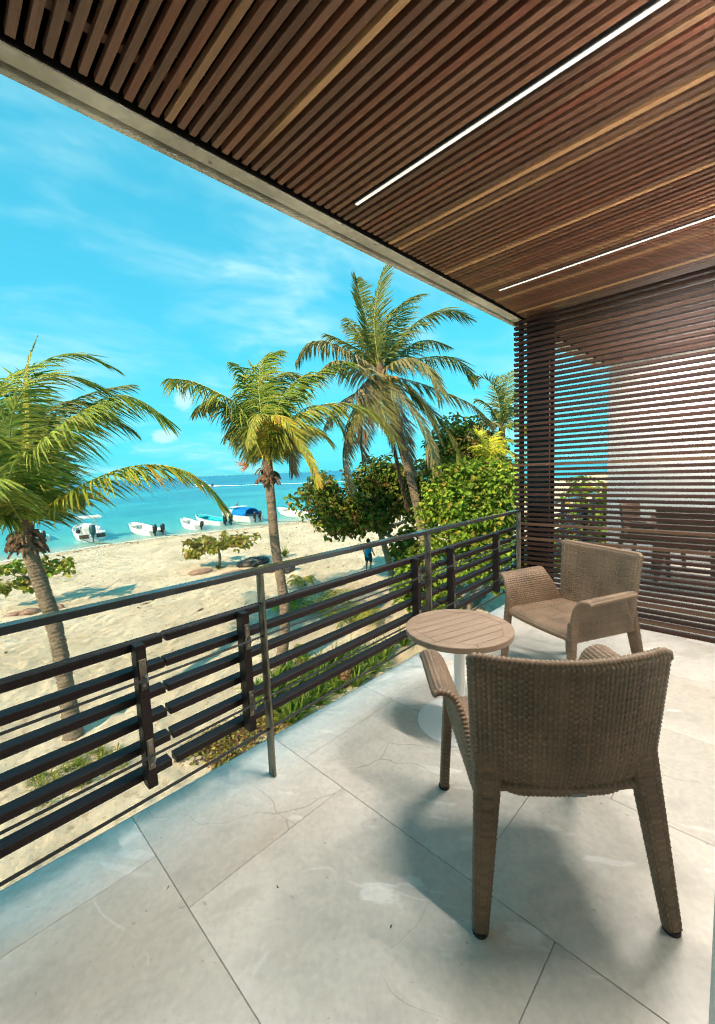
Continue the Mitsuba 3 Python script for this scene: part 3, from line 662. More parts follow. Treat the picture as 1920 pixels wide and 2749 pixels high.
PALMS = {
 'palm1': ([(1.76,11.12,-4.35),(1.75,11.36,-2.78),(1.65,11.67,-1.24),(1.50,11.98,-0.21),(1.46,12.13,0.53)], [
  ([(1.46,12.13,0.53),(1.87,11.62,0.98),(2.57,10.85,1.50),(3.47,9.98,1.81),(4.25,9.28,1.50),(4.69,8.86,0.71)], 0.95, 1.0, 'go'),
  ([(1.46,12.13,0.53),(1.65,12.23,1.60),(1.78,12.31,2.09),(2.47,11.86,2.90),(3.42,11.13,3.51),(4.21,10.37,2.86)], 1.25, 0.95, 'g'),
  ([(1.46,12.13,0.53),(1.41,12.01,1.43),(1.36,11.91,2.32),(1.49,11.75,3.15),(1.83,11.62,3.68),(2.30,11.46,3.88),(3.10,11.18,3.60)], 1.15, 0.55, 'l'),
  ([(1.46,12.13,0.53),(1.57,12.57,1.42),(1.72,12.95,2.20),(2.10,13.26,3.07),(2.82,13.33,3.62),(3.62,13.21,3.50)], 1.1, 0.7, 'k'),
  ([(1.46,12.13,0.53),(1.63,12.80,1.41),(1.89,13.38,2.42),(2.54,13.71,3.31),(3.53,13.95,4.00),(4.55,13.82,4.32)], 1.0, 0.6, 'k'),
  ([(1.46,12.13,0.53),(1.46,12.36,1.24),(1.45,12.83,2.38),(1.41,13.29,3.34),(1.20,13.90,4.11),(0.71,14.73,4.39)], 1.1, 0.6, 'g'),
  ([(1.46,12.13,0.53),(1.36,11.75,1.18),(1.10,11.40,1.95),(0.81,11.20,2.52),(0.42,11.03,2.55)], 1.1, 0.8, 'g'),
  ([(1.46,12.13,0.53),(1.60,12.42,1.60),(1.81,12.71,3.14),(1.97,12.86,4.33),(2.23,12.78,5.06)], 0.1, 0.1, 'y'),
  ([(1.46,12.13,0.53),(1.58,12.42,1.42),(1.76,13.29,2.82),(2.02,13.92,4.05),(2.51,14.23,4.76),(3.32,14.18,5.09),(4.25,13.90,4.72)], 1.0, 0.5, 'g'),
  ([(1.46,12.13,0.53),(1.21,12.11,0.75),(0.93,12.18,1.17),(0.59,12.27,1.37),(0.13,12.43,1.19)], 1.0, 0.9, 'g'),
  ([(1.46,12.13,0.53),(1.42,12.78,0.85),(1.33,13.85,1.64),(1.25,14.88,2.30),(0.97,16.21,2.61)], 1.0, 0.8, 'k'),
  ([(1.46,12.13,0.53),(1.68,12.74,1.45),(2.09,13.18,2.41),(2.80,13.43,3.12),(3.60,13.50,3.35),(4.37,13.37,2.92)], 1.1, 0.9, 'k'),
  ([(1.46,12.13,0.53),(1.59,12.98,1.42),(1.70,14.04,2.63),(2.02,14.85,3.59),(2.58,15.52,4.24)], 1.0, 0.7, 'k'),
  ([(1.46,12.13,0.53),(1.46,12.24,1.31),(1.34,12.94,2.39),(1.37,13.48,3.36),(1.71,13.68,4.17),(2.22,13.79,4.54)], 1.0, 0.5, 'l'),
  ([(1.46,12.13,0.53),(1.46,11.77,1.06),(1.51,11.37,1.66),(1.57,11.07,1.99),(1.93,10.63,2.51),(2.30,10.17,2.87),(2.70,9.80,3.11)], 1.1, 0.95, 'l'),
  ([(1.46,12.13,0.53),(1.25,11.69,0.98),(1.07,11.07,1.41),(0.88,10.43,1.61),(0.62,9.94,1.36)], 0.7, 1.0, 'l'),
  ([(1.46,12.13,0.53),(1.75,12.57,0.70),(2.23,13.13,1.04),(2.68,13.55,1.18),(3.09,13.96,0.96)], 0.8, 1.0, 'k'),
 ]),
 'palm2': ([(6.60,10.00,-4.35),(6.91,9.94,-2.61),(6.91,10.20,-0.76),(6.95,10.34,0.54),(6.99,10.48,1.77)], [
  ([(6.99,10.48,1.77),(6.77,10.65,2.42),(6.45,10.98,3.47),(6.02,11.48,3.92),(5.62,12.08,4.26),(5.25,12.62,4.37)], 1.05, 1.0, 'gy'),
  ([(6.99,10.48,1.77),(7.00,10.96,2.25),(7.01,11.65,3.10),(6.90,12.42,3.70),(6.72,13.22,3.97),(6.55,13.93,3.69)], 0.9, 1.0, 'k'),
  ([(6.99,10.48,1.77),(7.06,10.76,2.23),(7.10,11.15,3.30),(7.16,11.50,4.10),(7.16,11.72,4.64),(7.05,12.02,4.95)], 0.85, 0.75, 'g'),
  ([(6.99,10.48,1.77),(7.06,10.63,2.35),(7.07,10.78,3.45),(7.12,10.84,4.27),(7.35,10.84,4.86),(7.73,10.64,5.14)], 1.0, 0.7, 'g'),
  ([(6.99,10.48,1.77),(7.25,10.88,2.45),(7.65,11.35,3.57),(8.14,11.69,4.41),(8.81,11.80,4.87),(9.51,11.79,4.77)], 1.0, 0.8, 'k'),
  ([(6.99,10.48,1.77),(7.11,10.45,2.41),(7.45,10.22,3.29),(7.96,9.96,4.01),(8.53,9.58,4.50),(9.25,9.18,4.75)], 0.95, 0.85, 'g'),
  ([(6.99,10.48,1.77),(7.01,10.24,2.28),(7.22,9.81,2.76),(7.67,9.28,3.22),(8.37,8.59,3.38),(8.96,8.09,3.09),(9.33,7.76,2.37)], 1.05, 0.9, 'gy'),
  ([(6.99,10.48,1.77),(6.79,10.05,2.38),(6.62,9.60,3.01),(6.61,9.17,2.97),(6.66,8.61,2.37),(6.70,8.20,1.79),(6.66,7.86,1.15)], 0.5, 0.75, 'o'),
  ([(6.99,10.48,1.77),(6.78,10.21,2.39),(6.54,9.81,2.99),(6.28,9.66,3.07),(5.94,9.53,2.68),(5.73,9.38,2.21)], 0.45, 0.9, 'gy'),
  ([(6.99,10.48,1.77),(7.14,10.71,2.43),(7.19,11.10,3.54),(7.30,11.26,4.45),(7.50,11.27,4.93),(7.76,11.19,5.20)], 0.9, 0.6, 'l'),
  ([(6.99,10.48,1.77),(7.07,10.91,2.32),(7.00,11.35,2.90),(6.80,11.91,3.41),(6.49,12.42,3.84),(6.37,12.67,3.69)], 0.8, 1.0, 'k'),
  ([(6.99,10.48,1.77),(7.49,10.93,2.46),(8.35,10.88,3.26),(9.28,10.71,3.66),(9.99,10.49,3.12),(10.32,10.47,2.33)], 1.0, 1.0, 'g'),
  ([(6.99,10.48,1.77),(7.37,10.72,2.19),(7.97,11.02,2.56),(8.40,11.26,2.27),(8.59,11.39,1.50)], 0.7, 1.0, 'd'),
  ([(6.99,10.48,1.77),(7.17,11.08,2.21),(7.28,11.75,2.69),(7.23,12.56,3.03),(7.21,13.12,2.80)], 0.8, 1.0, 'k'),
  ([(6.99,10.48,1.77),(7.00,10.28,2.48),(7.20,10.06,3.41),(7.64,9.86,4.08),(8.11,9.72,4.39)], 0.9, 0.8, 'g'),
  ([(6.99,10.48,1.77),(7.38,11.02,2.29),(7.98,11.67,3.15),(8.61,12.27,3.81),(9.32,12.74,4.13)], 0.9, 0.9, 'k'),
  ([(6.99,10.48,1.77),(7.10,10.26,2.08),(7.34,9.80,2.57),(7.74,9.28,2.77),(8.04,8.93,2.39)], 0.85, 1.0, 'gy'),
 ]),
 'palm3': ([(17.40,9.00,-4.40),(11.89,8.14,-2.43),(11.75,8.63,0.03),(11.56,9.16,2.42),(11.32,9.75,4.79)], [
  ([(11.32,9.75,4.79),(11.16,9.72,5.44),(11.11,9.77,6.51),(11.33,9.70,7.55),(11.67,9.61,8.38)], 0.95, 0.25, 'k'),
  ([(11.32,9.75,4.79),(11.40,10.04,5.44),(11.47,10.45,6.83),(11.55,10.78,7.69),(11.59,10.98,8.38)], 0.8, 0.3, 'k'),
  ([(11.32,9.75,4.79),(11.81,9.92,5.54),(12.48,9.99,6.76),(13.22,9.96,7.75),(13.93,9.86,8.09)], 0.9, 0.5, 'k'),
  ([(11.32,9.75,4.79),(11.48,9.65,5.27),(11.97,9.26,6.05),(12.65,8.81,6.69),(13.29,8.33,6.91),(14.00,7.86,6.68)], 1.0, 0.6, 'k'),
  ([(11.32,9.75,4.79),(11.77,9.76,5.12),(12.66,9.33,5.38),(13.72,8.84,5.53),(14.46,8.50,5.37),(15.03,8.25,4.65)], 1.0, 0.9, 'k'),
  ([(11.32,9.75,4.79),(11.17,9.33,4.85),(11.23,8.72,5.04),(11.28,8.07,4.86),(11.28,7.56,4.29),(11.20,7.25,3.53)], 0.95, 1.0, 'b'),
  ([(11.32,9.75,4.79),(11.65,9.54,4.69),(12.21,9.09,4.52),(12.91,8.47,4.18),(13.68,7.76,3.71),(14.41,7.19,2.87)], 0.9, 1.0, 'b'),
  ([(11.32,9.75,4.79),(11.44,10.12,5.25),(11.28,10.78,5.80),(11.14,11.42,6.25),(11.02,12.03,6.59)], 0.75, 0.7, 'k'),
  ([(11.32,9.75,4.79),(11.00,9.81,4.97),(10.45,10.29,5.45),(9.97,10.83,5.82),(9.60,11.36,5.87),(9.27,11.76,5.31)], 0.85, 1.0, 'b'),
  ([(11.32,9.75,4.79),(10.71,9.64,4.74),(9.97,9.69,4.85),(9.28,9.83,4.92),(8.70,9.93,4.53)], 0.8, 1.0, 'b'),
  ([(11.32,9.75,4.79),(10.77,9.36,4.25),(10.52,9.10,3.64),(10.44,8.80,2.96),(10.57,8.43,2.24)], 0.85, 0.7, 'm'),
  ([(11.32,9.75,4.79),(10.73,9.59,4.54),(10.13,9.50,3.66),(9.72,9.55,3.15),(9.46,9.60,2.55)], 0.8, 0.9, 'm'),
  ([(11.32,9.75,4.79),(11.44,9.30,4.57),(11.82,8.69,4.00),(11.99,8.26,3.18),(12.17,7.97,2.39)], 0.9, 0.9, 'm'),
  ([(11.32,9.75,4.79),(11.56,10.30,5.36),(11.78,10.92,6.25),(11.96,11.55,6.95),(12.12,12.02,7.39)], 0.8, 0.6, 'k'),
  ([(11.32,9.75,4.79),(12.26,10.02,5.35),(13.33,10.03,6.09),(14.50,9.91,6.51),(15.54,9.70,6.40)], 0.9, 0.8, 'k'),
  ([(11.32,9.75,4.79),(11.14,9.13,4.25),(11.23,8.51,3.56),(11.35,7.96,2.57),(11.44,7.52,1.16)], 0.9, 0.9, 'b'),
  ([(11.32,9.75,4.79),(11.78,9.52,4.44),(12.46,9.03,3.90),(13.16,8.47,3.00),(13.57,8.01,1.64)], 0.95, 0.95, 'k'),
  ([(11.32,9.75,4.79),(10.94,9.79,4.44),(10.43,10.07,3.76),(9.99,10.22,2.67),(9.83,10.25,1.74),(9.90,10.05,0.79)], 0.85, 0.9, 'd'),
  ([(11.32,9.75,4.79),(10.77,9.70,4.56),(10.10,9.73,4.04),(9.46,9.89,3.66),(8.94,10.03,2.96)], 0.8, 1.0, 'd'),
  ([(11.32,9.75,4.79),(11.47,10.12,4.45),(11.47,10.60,3.81),(11.40,10.82,2.88),(11.41,10.81,1.85)], 0.8, 0.9, 'd'),
  ([(11.32,9.75,4.79),(11.77,9.80,4.32),(12.22,9.63,3.35),(12.38,9.44,2.23),(12.36,9.32,1.26)], 0.8, 0.9, 'd'),
  ([(11.32,9.75,4.79),(11.37,9.61,4.20),(11.48,9.47,3.02),(11.50,9.26,1.67),(11.60,8.93,0.09)], 0.7, 0.6, 'r'),
  ([(11.32,9.75,4.79),(11.85,10.18,5.60),(12.53,10.49,6.62),(13.29,10.71,7.53),(14.03,10.89,8.05)], 0.9, 0.6, 'k'),
  ([(11.32,9.75,4.79),(12.02,10.41,5.45),(12.64,11.22,6.48),(13.12,11.97,7.11),(13.44,12.81,7.26)], 0.9, 0.9, 'k'),
 ]),
 'palm4': ([(18.20,8.38,-0.93),(18.41,8.74,3.07)], [
  ([(18.41,8.74,3.07),(18.44,8.84,3.98),(18.40,8.98,4.69),(18.24,9.38,5.36),(17.89,9.89,5.48)], 0.9, 0.35, 'k'),
  ([(18.41,8.74,3.07),(18.84,8.86,4.02),(19.23,8.89,4.90),(19.58,8.90,5.51),(19.91,8.89,5.84)], 0.8, 0.2, 'k'),
  ([(18.41,8.74,3.07),(18.29,8.53,3.80),(18.41,8.09,4.55),(18.53,7.59,4.95),(18.69,6.99,4.87)], 0.9, 0.5, 'g'),
  ([(18.41,8.74,3.07),(18.50,9.00,3.59),(18.45,9.43,4.20),(18.37,9.85,4.54)], 0.8, 0.6, 'k'),
  ([(18.41,8.74,3.07),(18.61,8.61,3.55),(19.14,8.12,3.94),(19.74,7.52,4.05)], 0.9, 0.7, 'k'),
  ([(18.41,8.74,3.07),(17.99,8.76,3.26),(17.39,8.97,3.39),(16.76,9.15,3.24),(16.15,9.26,2.70)], 0.7, 0.9, 'b'),
  ([(18.41,8.74,3.07),(18.99,9.01,4.04),(19.46,9.38,5.00),(20.07,9.59,5.77)], 0.8, 0.3, 'k'),
  ([(18.41,8.74,3.07),(18.23,8.37,3.23),(18.18,7.85,3.24),(18.02,7.38,2.79)], 0.7, 0.9, 'g'),
 ]),
 'palm5': ([(13.64,6.67,-1.16),(13.73,6.98,1.59)], [
  ([(13.73,6.98,1.59),(13.65,7.11,1.98),(13.60,7.22,2.36),(13.66,7.34,2.64)], 0.5, 0.3, 'yy'),
  ([(13.73,6.98,1.59),(13.79,6.83,2.01),(13.91,6.61,2.26),(14.08,6.30,2.30),(14.20,5.98,1.96)], 0.5, 0.6, 'yy'),
  ([(13.73,6.98,1.59),(13.64,6.82,1.85),(13.69,6.50,1.99),(13.70,6.19,1.87),(13.75,5.94,1.50)], 0.5, 0.7, 'yy'),
  ([(13.73,6.98,1.59),(13.42,7.05,1.87),(13.11,7.11,2.13),(12.82,7.12,2.13)], 0.45, 0.6, 'yy'),
  ([(13.73,6.98,1.59),(13.96,7.09,1.98),(14.22,7.16,2.37),(14.60,7.11,2.65)], 0.5, 0.4, 'yy'),
  ([(13.73,6.98,1.59),(13.60,6.69,1.64),(13.49,6.36,1.57),(13.41,6.11,1.26)], 0.45, 0.9, 'yy'),
 ]),
}

def palm(key, label, seed, r0, r1, pairs=62, width=0.036, boots=26, scale=1.0, extra=0):
    rng = np.random.RandomState(seed)
    tr, fr = PALMS[key]; tr = np.array(tr)
    k = thing('palm_tree', label, 'palm tree')
    if r0: part(k, 'trunk', palm_trunk(tr, r0, r1, rng), 'mat_palm_bark', True)
    c = tr[-1]
    if boots:
        part(k, 'leaf_bases', boot_plates(c+np.array([0, 0, -0.12]), r1*0.9, 0.42, boots, rng, scale), 'mat_husk')
        part(k, 'crown_shaft', tube([c-[0, 0, 0.45], c-[0, 0, 0.15], c+[0, 0, 0.15], c+[0, 0, 0.5]], [r1, r1*1.2, r1*0.95, 0.05], 14), 'mat_husk', True)
    for pts, L, sag, sch in fr:
        (lm, lc), (rm, rc) = frond(pts, L, sag, sch, rng, pairs, width, scale)
        f = part(k, 'frond', lm, 'mat_frond', False, color=lc)
        scene[f'{f}__rachis'] = mikit.ply(rm, 'mat_petiole', True, color=rc)
    return k, c
k1, c1 = palm('palm1', 'leaning palm at the left with a ragged brown collar below its windblown green crown', 11, 0.165, 0.155, 92, 0.046, 70)
k2, c2 = palm('palm2', 'middle palm with a bright yellow drooping frond and a ringed trunk', 12, 0.15, 0.13, 84, 0.046, 46)
k3, c3 = palm('palm3', 'tallest palm with brown and grey-green fronds above the big bushes', 13, 0.17, 0.14, 84, 0.048, 40)
palm('palm4', 'dark green palm crown half hidden by the timber screen', 14, 0.14, 0.12, 46, 0.05, 10)
palm('palm5', 'small bright yellow-green palm low against the timber screen', 15, 0.06, 0.05, 34, 0.04, 0)
# orange flower stalk beside the crown of the middle palm, brown flower sheath on the first
def spikes(c, n, l, rng, r=0.012):
    ms = []
    for i in range(n):
        d = rng.normal(0, 1, 3); d /= np.linalg.norm(d); d = d*0.75+np.array([-0.55, 0.45, 0.1])
        ms.append(tube([c, c+d*l*0.5, c+d*l*rng.uniform(0.7, 1.1)], [r, r*0.8, r*0.2], 5))
    return joined(ms)
scene['mat_orange'] = principled((0.50, 0.20, 0.07), 0.6, 0.3)
part(k2, 'flower_stalk', spikes(c2+np.array([-0.42, 0.36, -0.02]), 26, 0.30, np.random.RandomState(2)), 'mat_orange')
def coconuts(c, n, rng):
    return joined([trimesh.creation.icosphere(2, 0.10).apply_transform(np.diag([1, 1, 1.25, 1])).apply_translation(c+np.array([rng.uniform(-.25, .25), rng.uniform(-.3, .1), rng.uniform(-.35, -.1)])) for i in range(n)])
scene['mat_coconut'] = principled((0.38, 0.22, 0.05), 0.5, 0.4)
rn = np.random.RandomState(6)
for i in range(6):
    m = trimesh.creation.icosphere(2, 0.10); m.apply_scale([1, 1, 1.25]); m.apply_translation(c3+np.array([rn.uniform(-.1, .5), rn.uniform(-.5, .0), rn.uniform(-.5, -.15)]))
    part(k3, 'coconut', m, 'mat_coconut', True)

# ---------------------------------------------------------------- broad-leaved trees and bushes
def leaves(centres, n, size, rng, tones, flat=0.35, up=0.7, shell=0.55, segs=True):
    """n broad leaves spread through ellipsoid clumps (cx, cy, cz, rx, ry, rz)"""
    c = np.array(centres, float); w = (c[:, 3]*c[:, 4]+c[:, 4]*c[:, 5]+c[:, 3]*c[:, 5]); w /= w.sum()
    pick = rng.choice(len(c), n, p=w)
    d = rng.normal(0, 1, (n, 3)); d /= np.linalg.norm(d, axis=1, keepdims=True)
    rad = np.clip(1-np.abs(rng.normal(0, 1-shell, n))*0.55, 0.15, 1.06)
    P = c[pick, :3]+d*rad[:, None]*c[pick, 3:]
    N = d*0.8+np.array([0, 0, up])+rng.normal(0, 0.55, (n, 3)); N /= np.linalg.norm(N, axis=1, keepdims=True)
    A = rng.normal(0, 1, (n, 3))+np.array([0, 0, -0.6])+d*0.6; A -= N*(A*N).sum(1, keepdims=True); A /= np.linalg.norm(A, axis=1, keepdims=True)+1e-9
    B = np.cross(N, A); s = size*(0.5+0.85*rng.rand(n)**1.3)[:, None]
    fold = rng.uniform(0.05, 0.22, n)[:, None]
    # six-point folded leaf: base, tip, two points on each side
    V = np.stack([P, P+A*s*0.35+B*s*0.30+N*s*fold, P+A*s*0.75+B*s*0.26+N*s*fold*0.7, P+A*s-N*s*0.12, P+A*s*0.75-B*s*0.26+N*s*fold*0.7, P+A*s*0.35-B*s*0.30+N*s*fold], 1)
    o = (np.arange(n)*6)[:, None, None]; F = (np.array([[0, 1, 3], [1, 2, 3], [0, 3, 5], [3, 4, 5]])[None]+o).reshape(-1, 3)
    tones = np.array(tones); k = rng.choice(len(tones), n); col = 1.3*tones[k]*rng.uniform(0.65, 1.3, (n, 1))*np.repeat(rng.uniform(0.8, 1.2, len(c))[pick][:, None], 3, 1)
    return trimesh.Trimesh(V.reshape(-1, 3), F, process=False), np.clip(np.repeat(col, 6, 0), 0, 1)
GREEN = [(0.20, 0.19, 0.045), (0.17, 0.105, 0.045), (0.075, 0.125, 0.022), (0.105, 0.165, 0.026), (0.055, 0.095, 0.02), (0.16, 0.215, 0.035), (0.13, 0.165, 0.03)]
BRIGHT = [(0.17, 0.26, 0.035), (0.12, 0.20, 0.03), (0.30, 0.25, 0.05), (0.15, 0.24, 0.03), (0.20, 0.29, 0.035), (0.10, 0.17, 0.025), (0.26, 0.33, 0.05), (0.075, 0.13, 0.02)]
OLIVE = [(0.20, 0.22, 0.045), (0.28, 0.27, 0.06), (0.13, 0.15, 0.03), (0.33, 0.27, 0.075), (0.22, 0.15, 0.05)]
def clumps(box_, n, r, rng, keep=None):
    out = []
    while len(out) < n:
        p = np.array([rng.uniform(*box_[k]) for k in range(3)])
        if keep is None or keep(p): out.append((*p, r*rng.uniform(0.7, 1.2), r*rng.uniform(0.7, 1.2), r*rng.uniform(0.55, 0.95)))
    return out
def branches(root, tops, r, rng, fork=0.55):
    ms = []
    root = np.array(root, float)
    for t in tops:
        t = np.array(t, float); m = root+(t-root)*fork+rng.normal(0, 0.12, 3)*np.linalg.norm(t-root)*0.4
        m[2] = root[2]+(t[2]-root[2])*fork
        ms.append(tube(spline([root, m, t], 14), np.linspace(r, r*0.22, 14), 7))
    return joined(ms)
def tree(label, cl, n, size, tones, root, trunk_top, r, seed, tops=6, up=0.7, cat='tree', name='tree', group=None, shell=0.55, stems=1):
    rng = np.random.RandomState(seed)
    k = thing(name, label, cat, group); cl0 = cl
    if shell > 0.4:                       # loose sprigs that break the outline
        for i in rng.choice(len(cl0), len(cl0)*2):
            c_ = cl0[i]; d_ = rng.normal(0, 1, 3); d_ /= np.linalg.norm(d_); q_ = np.array(c_[:3])+d_*np.array(c_[3:])*rng.uniform(0.8, 1.35); r_ = c_[3]*rng.uniform(0.16, 0.36); cl = cl+[(*q_, r_, r_, r_*1.2)]
    lm, lc = leaves(cl, n, size, rng, tones, up=up, shell=shell)
    if root is not None:
        root, tt = np.array(root, float), np.array(trunk_top, float)
        mid = (root+tt)/2+rng.normal(0, 0.06, 3)*np.linalg.norm(tt-root)
        part(k, 'trunk', tube(spline([root-[0, 0, .15], mid, tt], 20), np.linspace(r*1.25, r*0.8, 20)*(1+0.08*np.sin(np.arange(20)*2.1)), 9), 'mat_twig', True)
        pick = [cl[i][:3] for i in rng.choice(len(cl), min(tops, len(cl)), replace=False)]
        part(k, 'branches', branches(tt-[0, 0, 0.02], pick, r*0.75, rng), 'mat_twig', True)
    part(k, 'crown', lm, 'mat_leaf', color=lc)
    return k
def ground(x, y): return float(sand_full(np.array([[x]]), np.array([[y]]))[0, 0])
# frame of the view directions on the ground: right (RX) and away (FX)
RX, FX = np.array([math.sin(YAW), -math.cos(YAW), 0]), np.array([math.cos(YAW), math.sin(YAW), 0])
def at(d, r, z): return FX*d+RX*r+np.array([0, 0, z])
rb = np.random.RandomState(21)
def blob(d0, d1, r0, r1, z0, z1, n, rad, rng, shape=None):
    out = []
    while len(out) < n:
        u = rng.uniform(-1, 1, 3)
        if np.linalg.norm(u) > 1: continue
        p = at((d0+d1)/2+u[0]*(d1-d0)/2, (r0+r1)/2+u[1]*(r1-r0)/2, (z0+z1)/2+u[2]*(z1-z0)/2)
        if shape is not None and not shape(u): continue
        out.append((*p, rad*rng.uniform(0.7, 1.2), rad*rng.uniform(0.7, 1.2), rad*rng.uniform(0.6, 1.0)))
    return out
def inball(u): return True
# large rounded tree with dark green leaves standing behind the tallest palm
g = lambda d, r: ground(*(at(d, r, 0)[:2]))
b = blob(18.6, 22.0, -2.75, 1.2, -1.6, 1.55, 34, 0.72, rb)+blob(18.8, 21.5, 0.2, 3.6, -1.5, 1.9, 30, 0.8, rb)+blob(16.2, 18.6, 1.75, 3.3, -3.2, -0.4, 22, 0.5, rb)
tree('broad dark green rounded tree on the sand behind the tallest palm', b, 14500, 0.235, GREEN, at(20, 1.7, g(20, 1.7)), at(20, 1.0, -1.4), 0.16, 31, 9)
# tall back trees at the right
tree('shadowy green tree at the back, between the tallest palm and the dark palm crown', blob(17.5, 21, 3.2, 6.4, 0.2, 3.3, 30, 0.75, rb), 9000, 0.21, GREEN, at(19, 4.6, g(19, 4.6)), at(19, 4.6, 0.4), 0.15, 33, 8)
# bright bush in front, falling to the ground
b = blob(11.6, 14.8, 2.3, 5.2, -1.2, 1.5, 26, 0.62, rb)+blob(11.4, 14.8, 2.1, 5.3, -1.0, 1.85, 18, 0.36, rb)+blob(11.4, 14.0, 2.0, 5.0, -2.1, -0.4, 26, 0.5, rb)
tree('big bright green leafy bush behind the railing next to the timber screen', b, 14000, 0.17, BRIGHT, at(13, 3.6, g(13, 3.6)), at(13, 3.6, -2.4), 0.10, 34, 10, cat='bush', name='bush', up=0.9)
tree('low green bush spreading over the ground beneath the tallest palm', blob(13.2, 15.4, 1.2, 2.9, -3.4, -1.7, 20, 0.42, rb)+blob(12.6, 14.4, 1.7, 3.6, -3.9, -2.4, 16, 0.40, rb), 6000, 0.15, BRIGHT[:2]+BRIGHT[4:]+GREEN[2:4], at(14, 2.2, g(14, 2.2)), at(14, 2.2, -3.2), 0.06, 35, 6, cat='bush', name='bush')
tree('distant green bush seen through the slats of the timber screen', blob(11, 16, 6.0, 13.0, -3.6, 0.2, 30, 0.95, rb)+blob(12, 15, 6.0, 9.6, -2.2, 0.4, 10, 0.7, rb), 8000, 0.24, BRIGHT, at(13, 9, g(13, 9)), at(13, 9, -2.4), 0.12, 36, 6, cat='bush', name='bush', up=0.9)
# the two small flat-topped trees on the open sand
rt = np.random.RandomState(5)
def flatcrown(pts, rng, r):
    return [(*p, r*rng.uniform(.8, 1.2), r*rng.uniform(.8, 1.2), r*rng.uniform(.3, .5)) for p in pts]
x1 = at(19.3, -15.15, 0); z1 = ground(x1[0], x1[1])
pts = [at(19.3+rt.uniform(-.7, .7), -14.05+rt.uniform(-.7, .7), -2.35+rt.uniform(-.3, .3)) for i in range(9)]+[at(19.3+rt.uniform(-.6, .6), -15.95+rt.uniform(-.7, .6), -2.4+rt.uniform(-.2, .2)) for i in range(7)]+[at(19.0+rt.uniform(-.6, .6), -15.95+rt.uniform(-.8, .5), -3.15+rt.uniform(-.25, .25)) for i in range(8)]
tree('small young tree with yellow-green leaves in two tiers behind the left palm trunk', flatcrown(pts, rt, 0.34), 620, 0.30, OLIVE[:4]+BRIGHT[:2], (x1[0], x1[1], z1), at(19.3, -15.0, -3.1), 0.06, 41, 12, name='young_tree', shell=0.3)
x2 = at(26.0, -8.92, 0); z2 = ground(x2[0], x2[1])
pts = [at(26+rt.uniform(-1.3, 1.3), -8.55+rt.uniform(-2.0, 2.0), -2.62+rt.uniform(-.28, .28)) for i in range(30)]+[at(26+rt.uniform(-.5, .5), -10.4+rt.uniform(-.4, .4), -3.2+rt.uniform(-.25, .2)) for i in range(5)]
tree('small flat-topped tree with olive leaves and a thin trunk alone on the sand', flatcrown(pts, rt, 0.40), 1050, 0.30, OLIVE, (x2[0], x2[1], z2), at(26.0, -8.85, -2.95), 0.085, 42, 14, name='young_tree', shell=0.3)

# ---------------------------------------------------------------- stones
def boulder(c, r, seed, sc=(1, 1, 0.7)):
    m = trimesh.creation.icosphere(3, 1.0); v = m.vertices.copy(); rr = np.random.RandomState(seed).uniform(0, 9, 3)
    n = np_fbm(v[:, 0]*1.6+rr[0]+5+v[:, 2], v[:, 1]*1.6+rr[1]+5-v[:, 2]*0.7, seed, 3)
    v *= (0.72+0.55*n)[:, None]*r; v *= np.array(sc); return trimesh.Trimesh(v+np.array(c), m.faces, process=False)
scene['mat_dark_rock'] = principled(lambda p, n, uv: mix((0.02, 0.022, 0.027), (0.17, 0.165, 0.16), smoothstep(0.35, 0.8, fbm(p.x*3, p.y*3, p.z*3, 4))), 0.8, 0.25)
scene['mat_red_stone'] = principled(lambda p, n, uv: mix((0.24, 0.13, 0.095), (0.44, 0.32, 0.25), fbm(p.x*5, p.y*5, p.z*5, 4)), 0.9, 0.15)
scene['mat_pale_stone'] = principled(lambda p, n, uv: mix((0.33, 0.26, 0.20), (0.58, 0.50, 0.42), fbm(p.x*6, p.y*6, p.z*6, 4)), 0.9, 0.15)
for i, (d, r, rad, sc, mt, lb) in enumerate([
        (24.3, -4.33, 0.55, (1.0, 0.8, 0.62), 'mat_dark_rock', 'dark grey boulder on the sand just right of the middle palm trunk'),
        (24.6, -5.35, 0.62, (1.2, 0.8, 0.5), 'mat_dark_rock', 'dark boulder on the sand behind the railing post by the middle palm'),
        (26.6, -6.85, 0.75, (1.5, 0.8, 0.42), 'mat_dark_rock', 'low black boulder on the sand left of the middle palm'),
        (24.0, -6.35, 0.50, (1.6, 0.6, 0.35), 'mat_pale_stone', 'long pale stone lying left of the dark boulders'),
        (24.2, -7.5, 0.42, (1.8, 0.5, 0.3), 'mat_red_stone', 'thin reddish stone on the sand under the handrail'),
        (24.9, -9.6, 0.48, (1.5, 0.9, 0.35), 'mat_red_stone', 'flat reddish stone at the foot of the flat-topped tree'),
        (18.4, -14.9, 0.30, (1.3, 0.8, 0.5), 'mat_red_stone', 'reddish stone at the foot of the left young tree'),
        (18.2, -15.5, 0.26, (1.4, 0.8, 0.4), 'mat_red_stone', 'small reddish stone left of the other stone under the young tree'),
        (18.9, -13.95, 0.22, (0.9, 0.8, 0.7), 'mat_red_stone', 'reddish block of stone right of the left palm trunk')]):
    p = at(d, r, 0); whole('boulder', boulder((p[0], p[1], ground(p[0], p[1])+rad*sc[2]*0.45), rad, i+3, sc), mt, lb, 'rock', smooth=40)
rs = np.random.RandomState(17)
for i in range(26):
    p = at(rs.uniform(12.4, 16.5), rs.uniform(1.6, 5.6), 0)
    whole('stone', boulder((p[0], p[1], ground(p[0], p[1])+0.03), rs.uniform(0.09, 0.22), 50+i, (1.2, 0.9, 0.6)), rs.choice(['mat_red_stone', 'mat_pale_stone']), 'small reddish or pale stone strewn on the ground behind the railing slats', 'stone', smooth=40, group='stones strewn below the balcony')

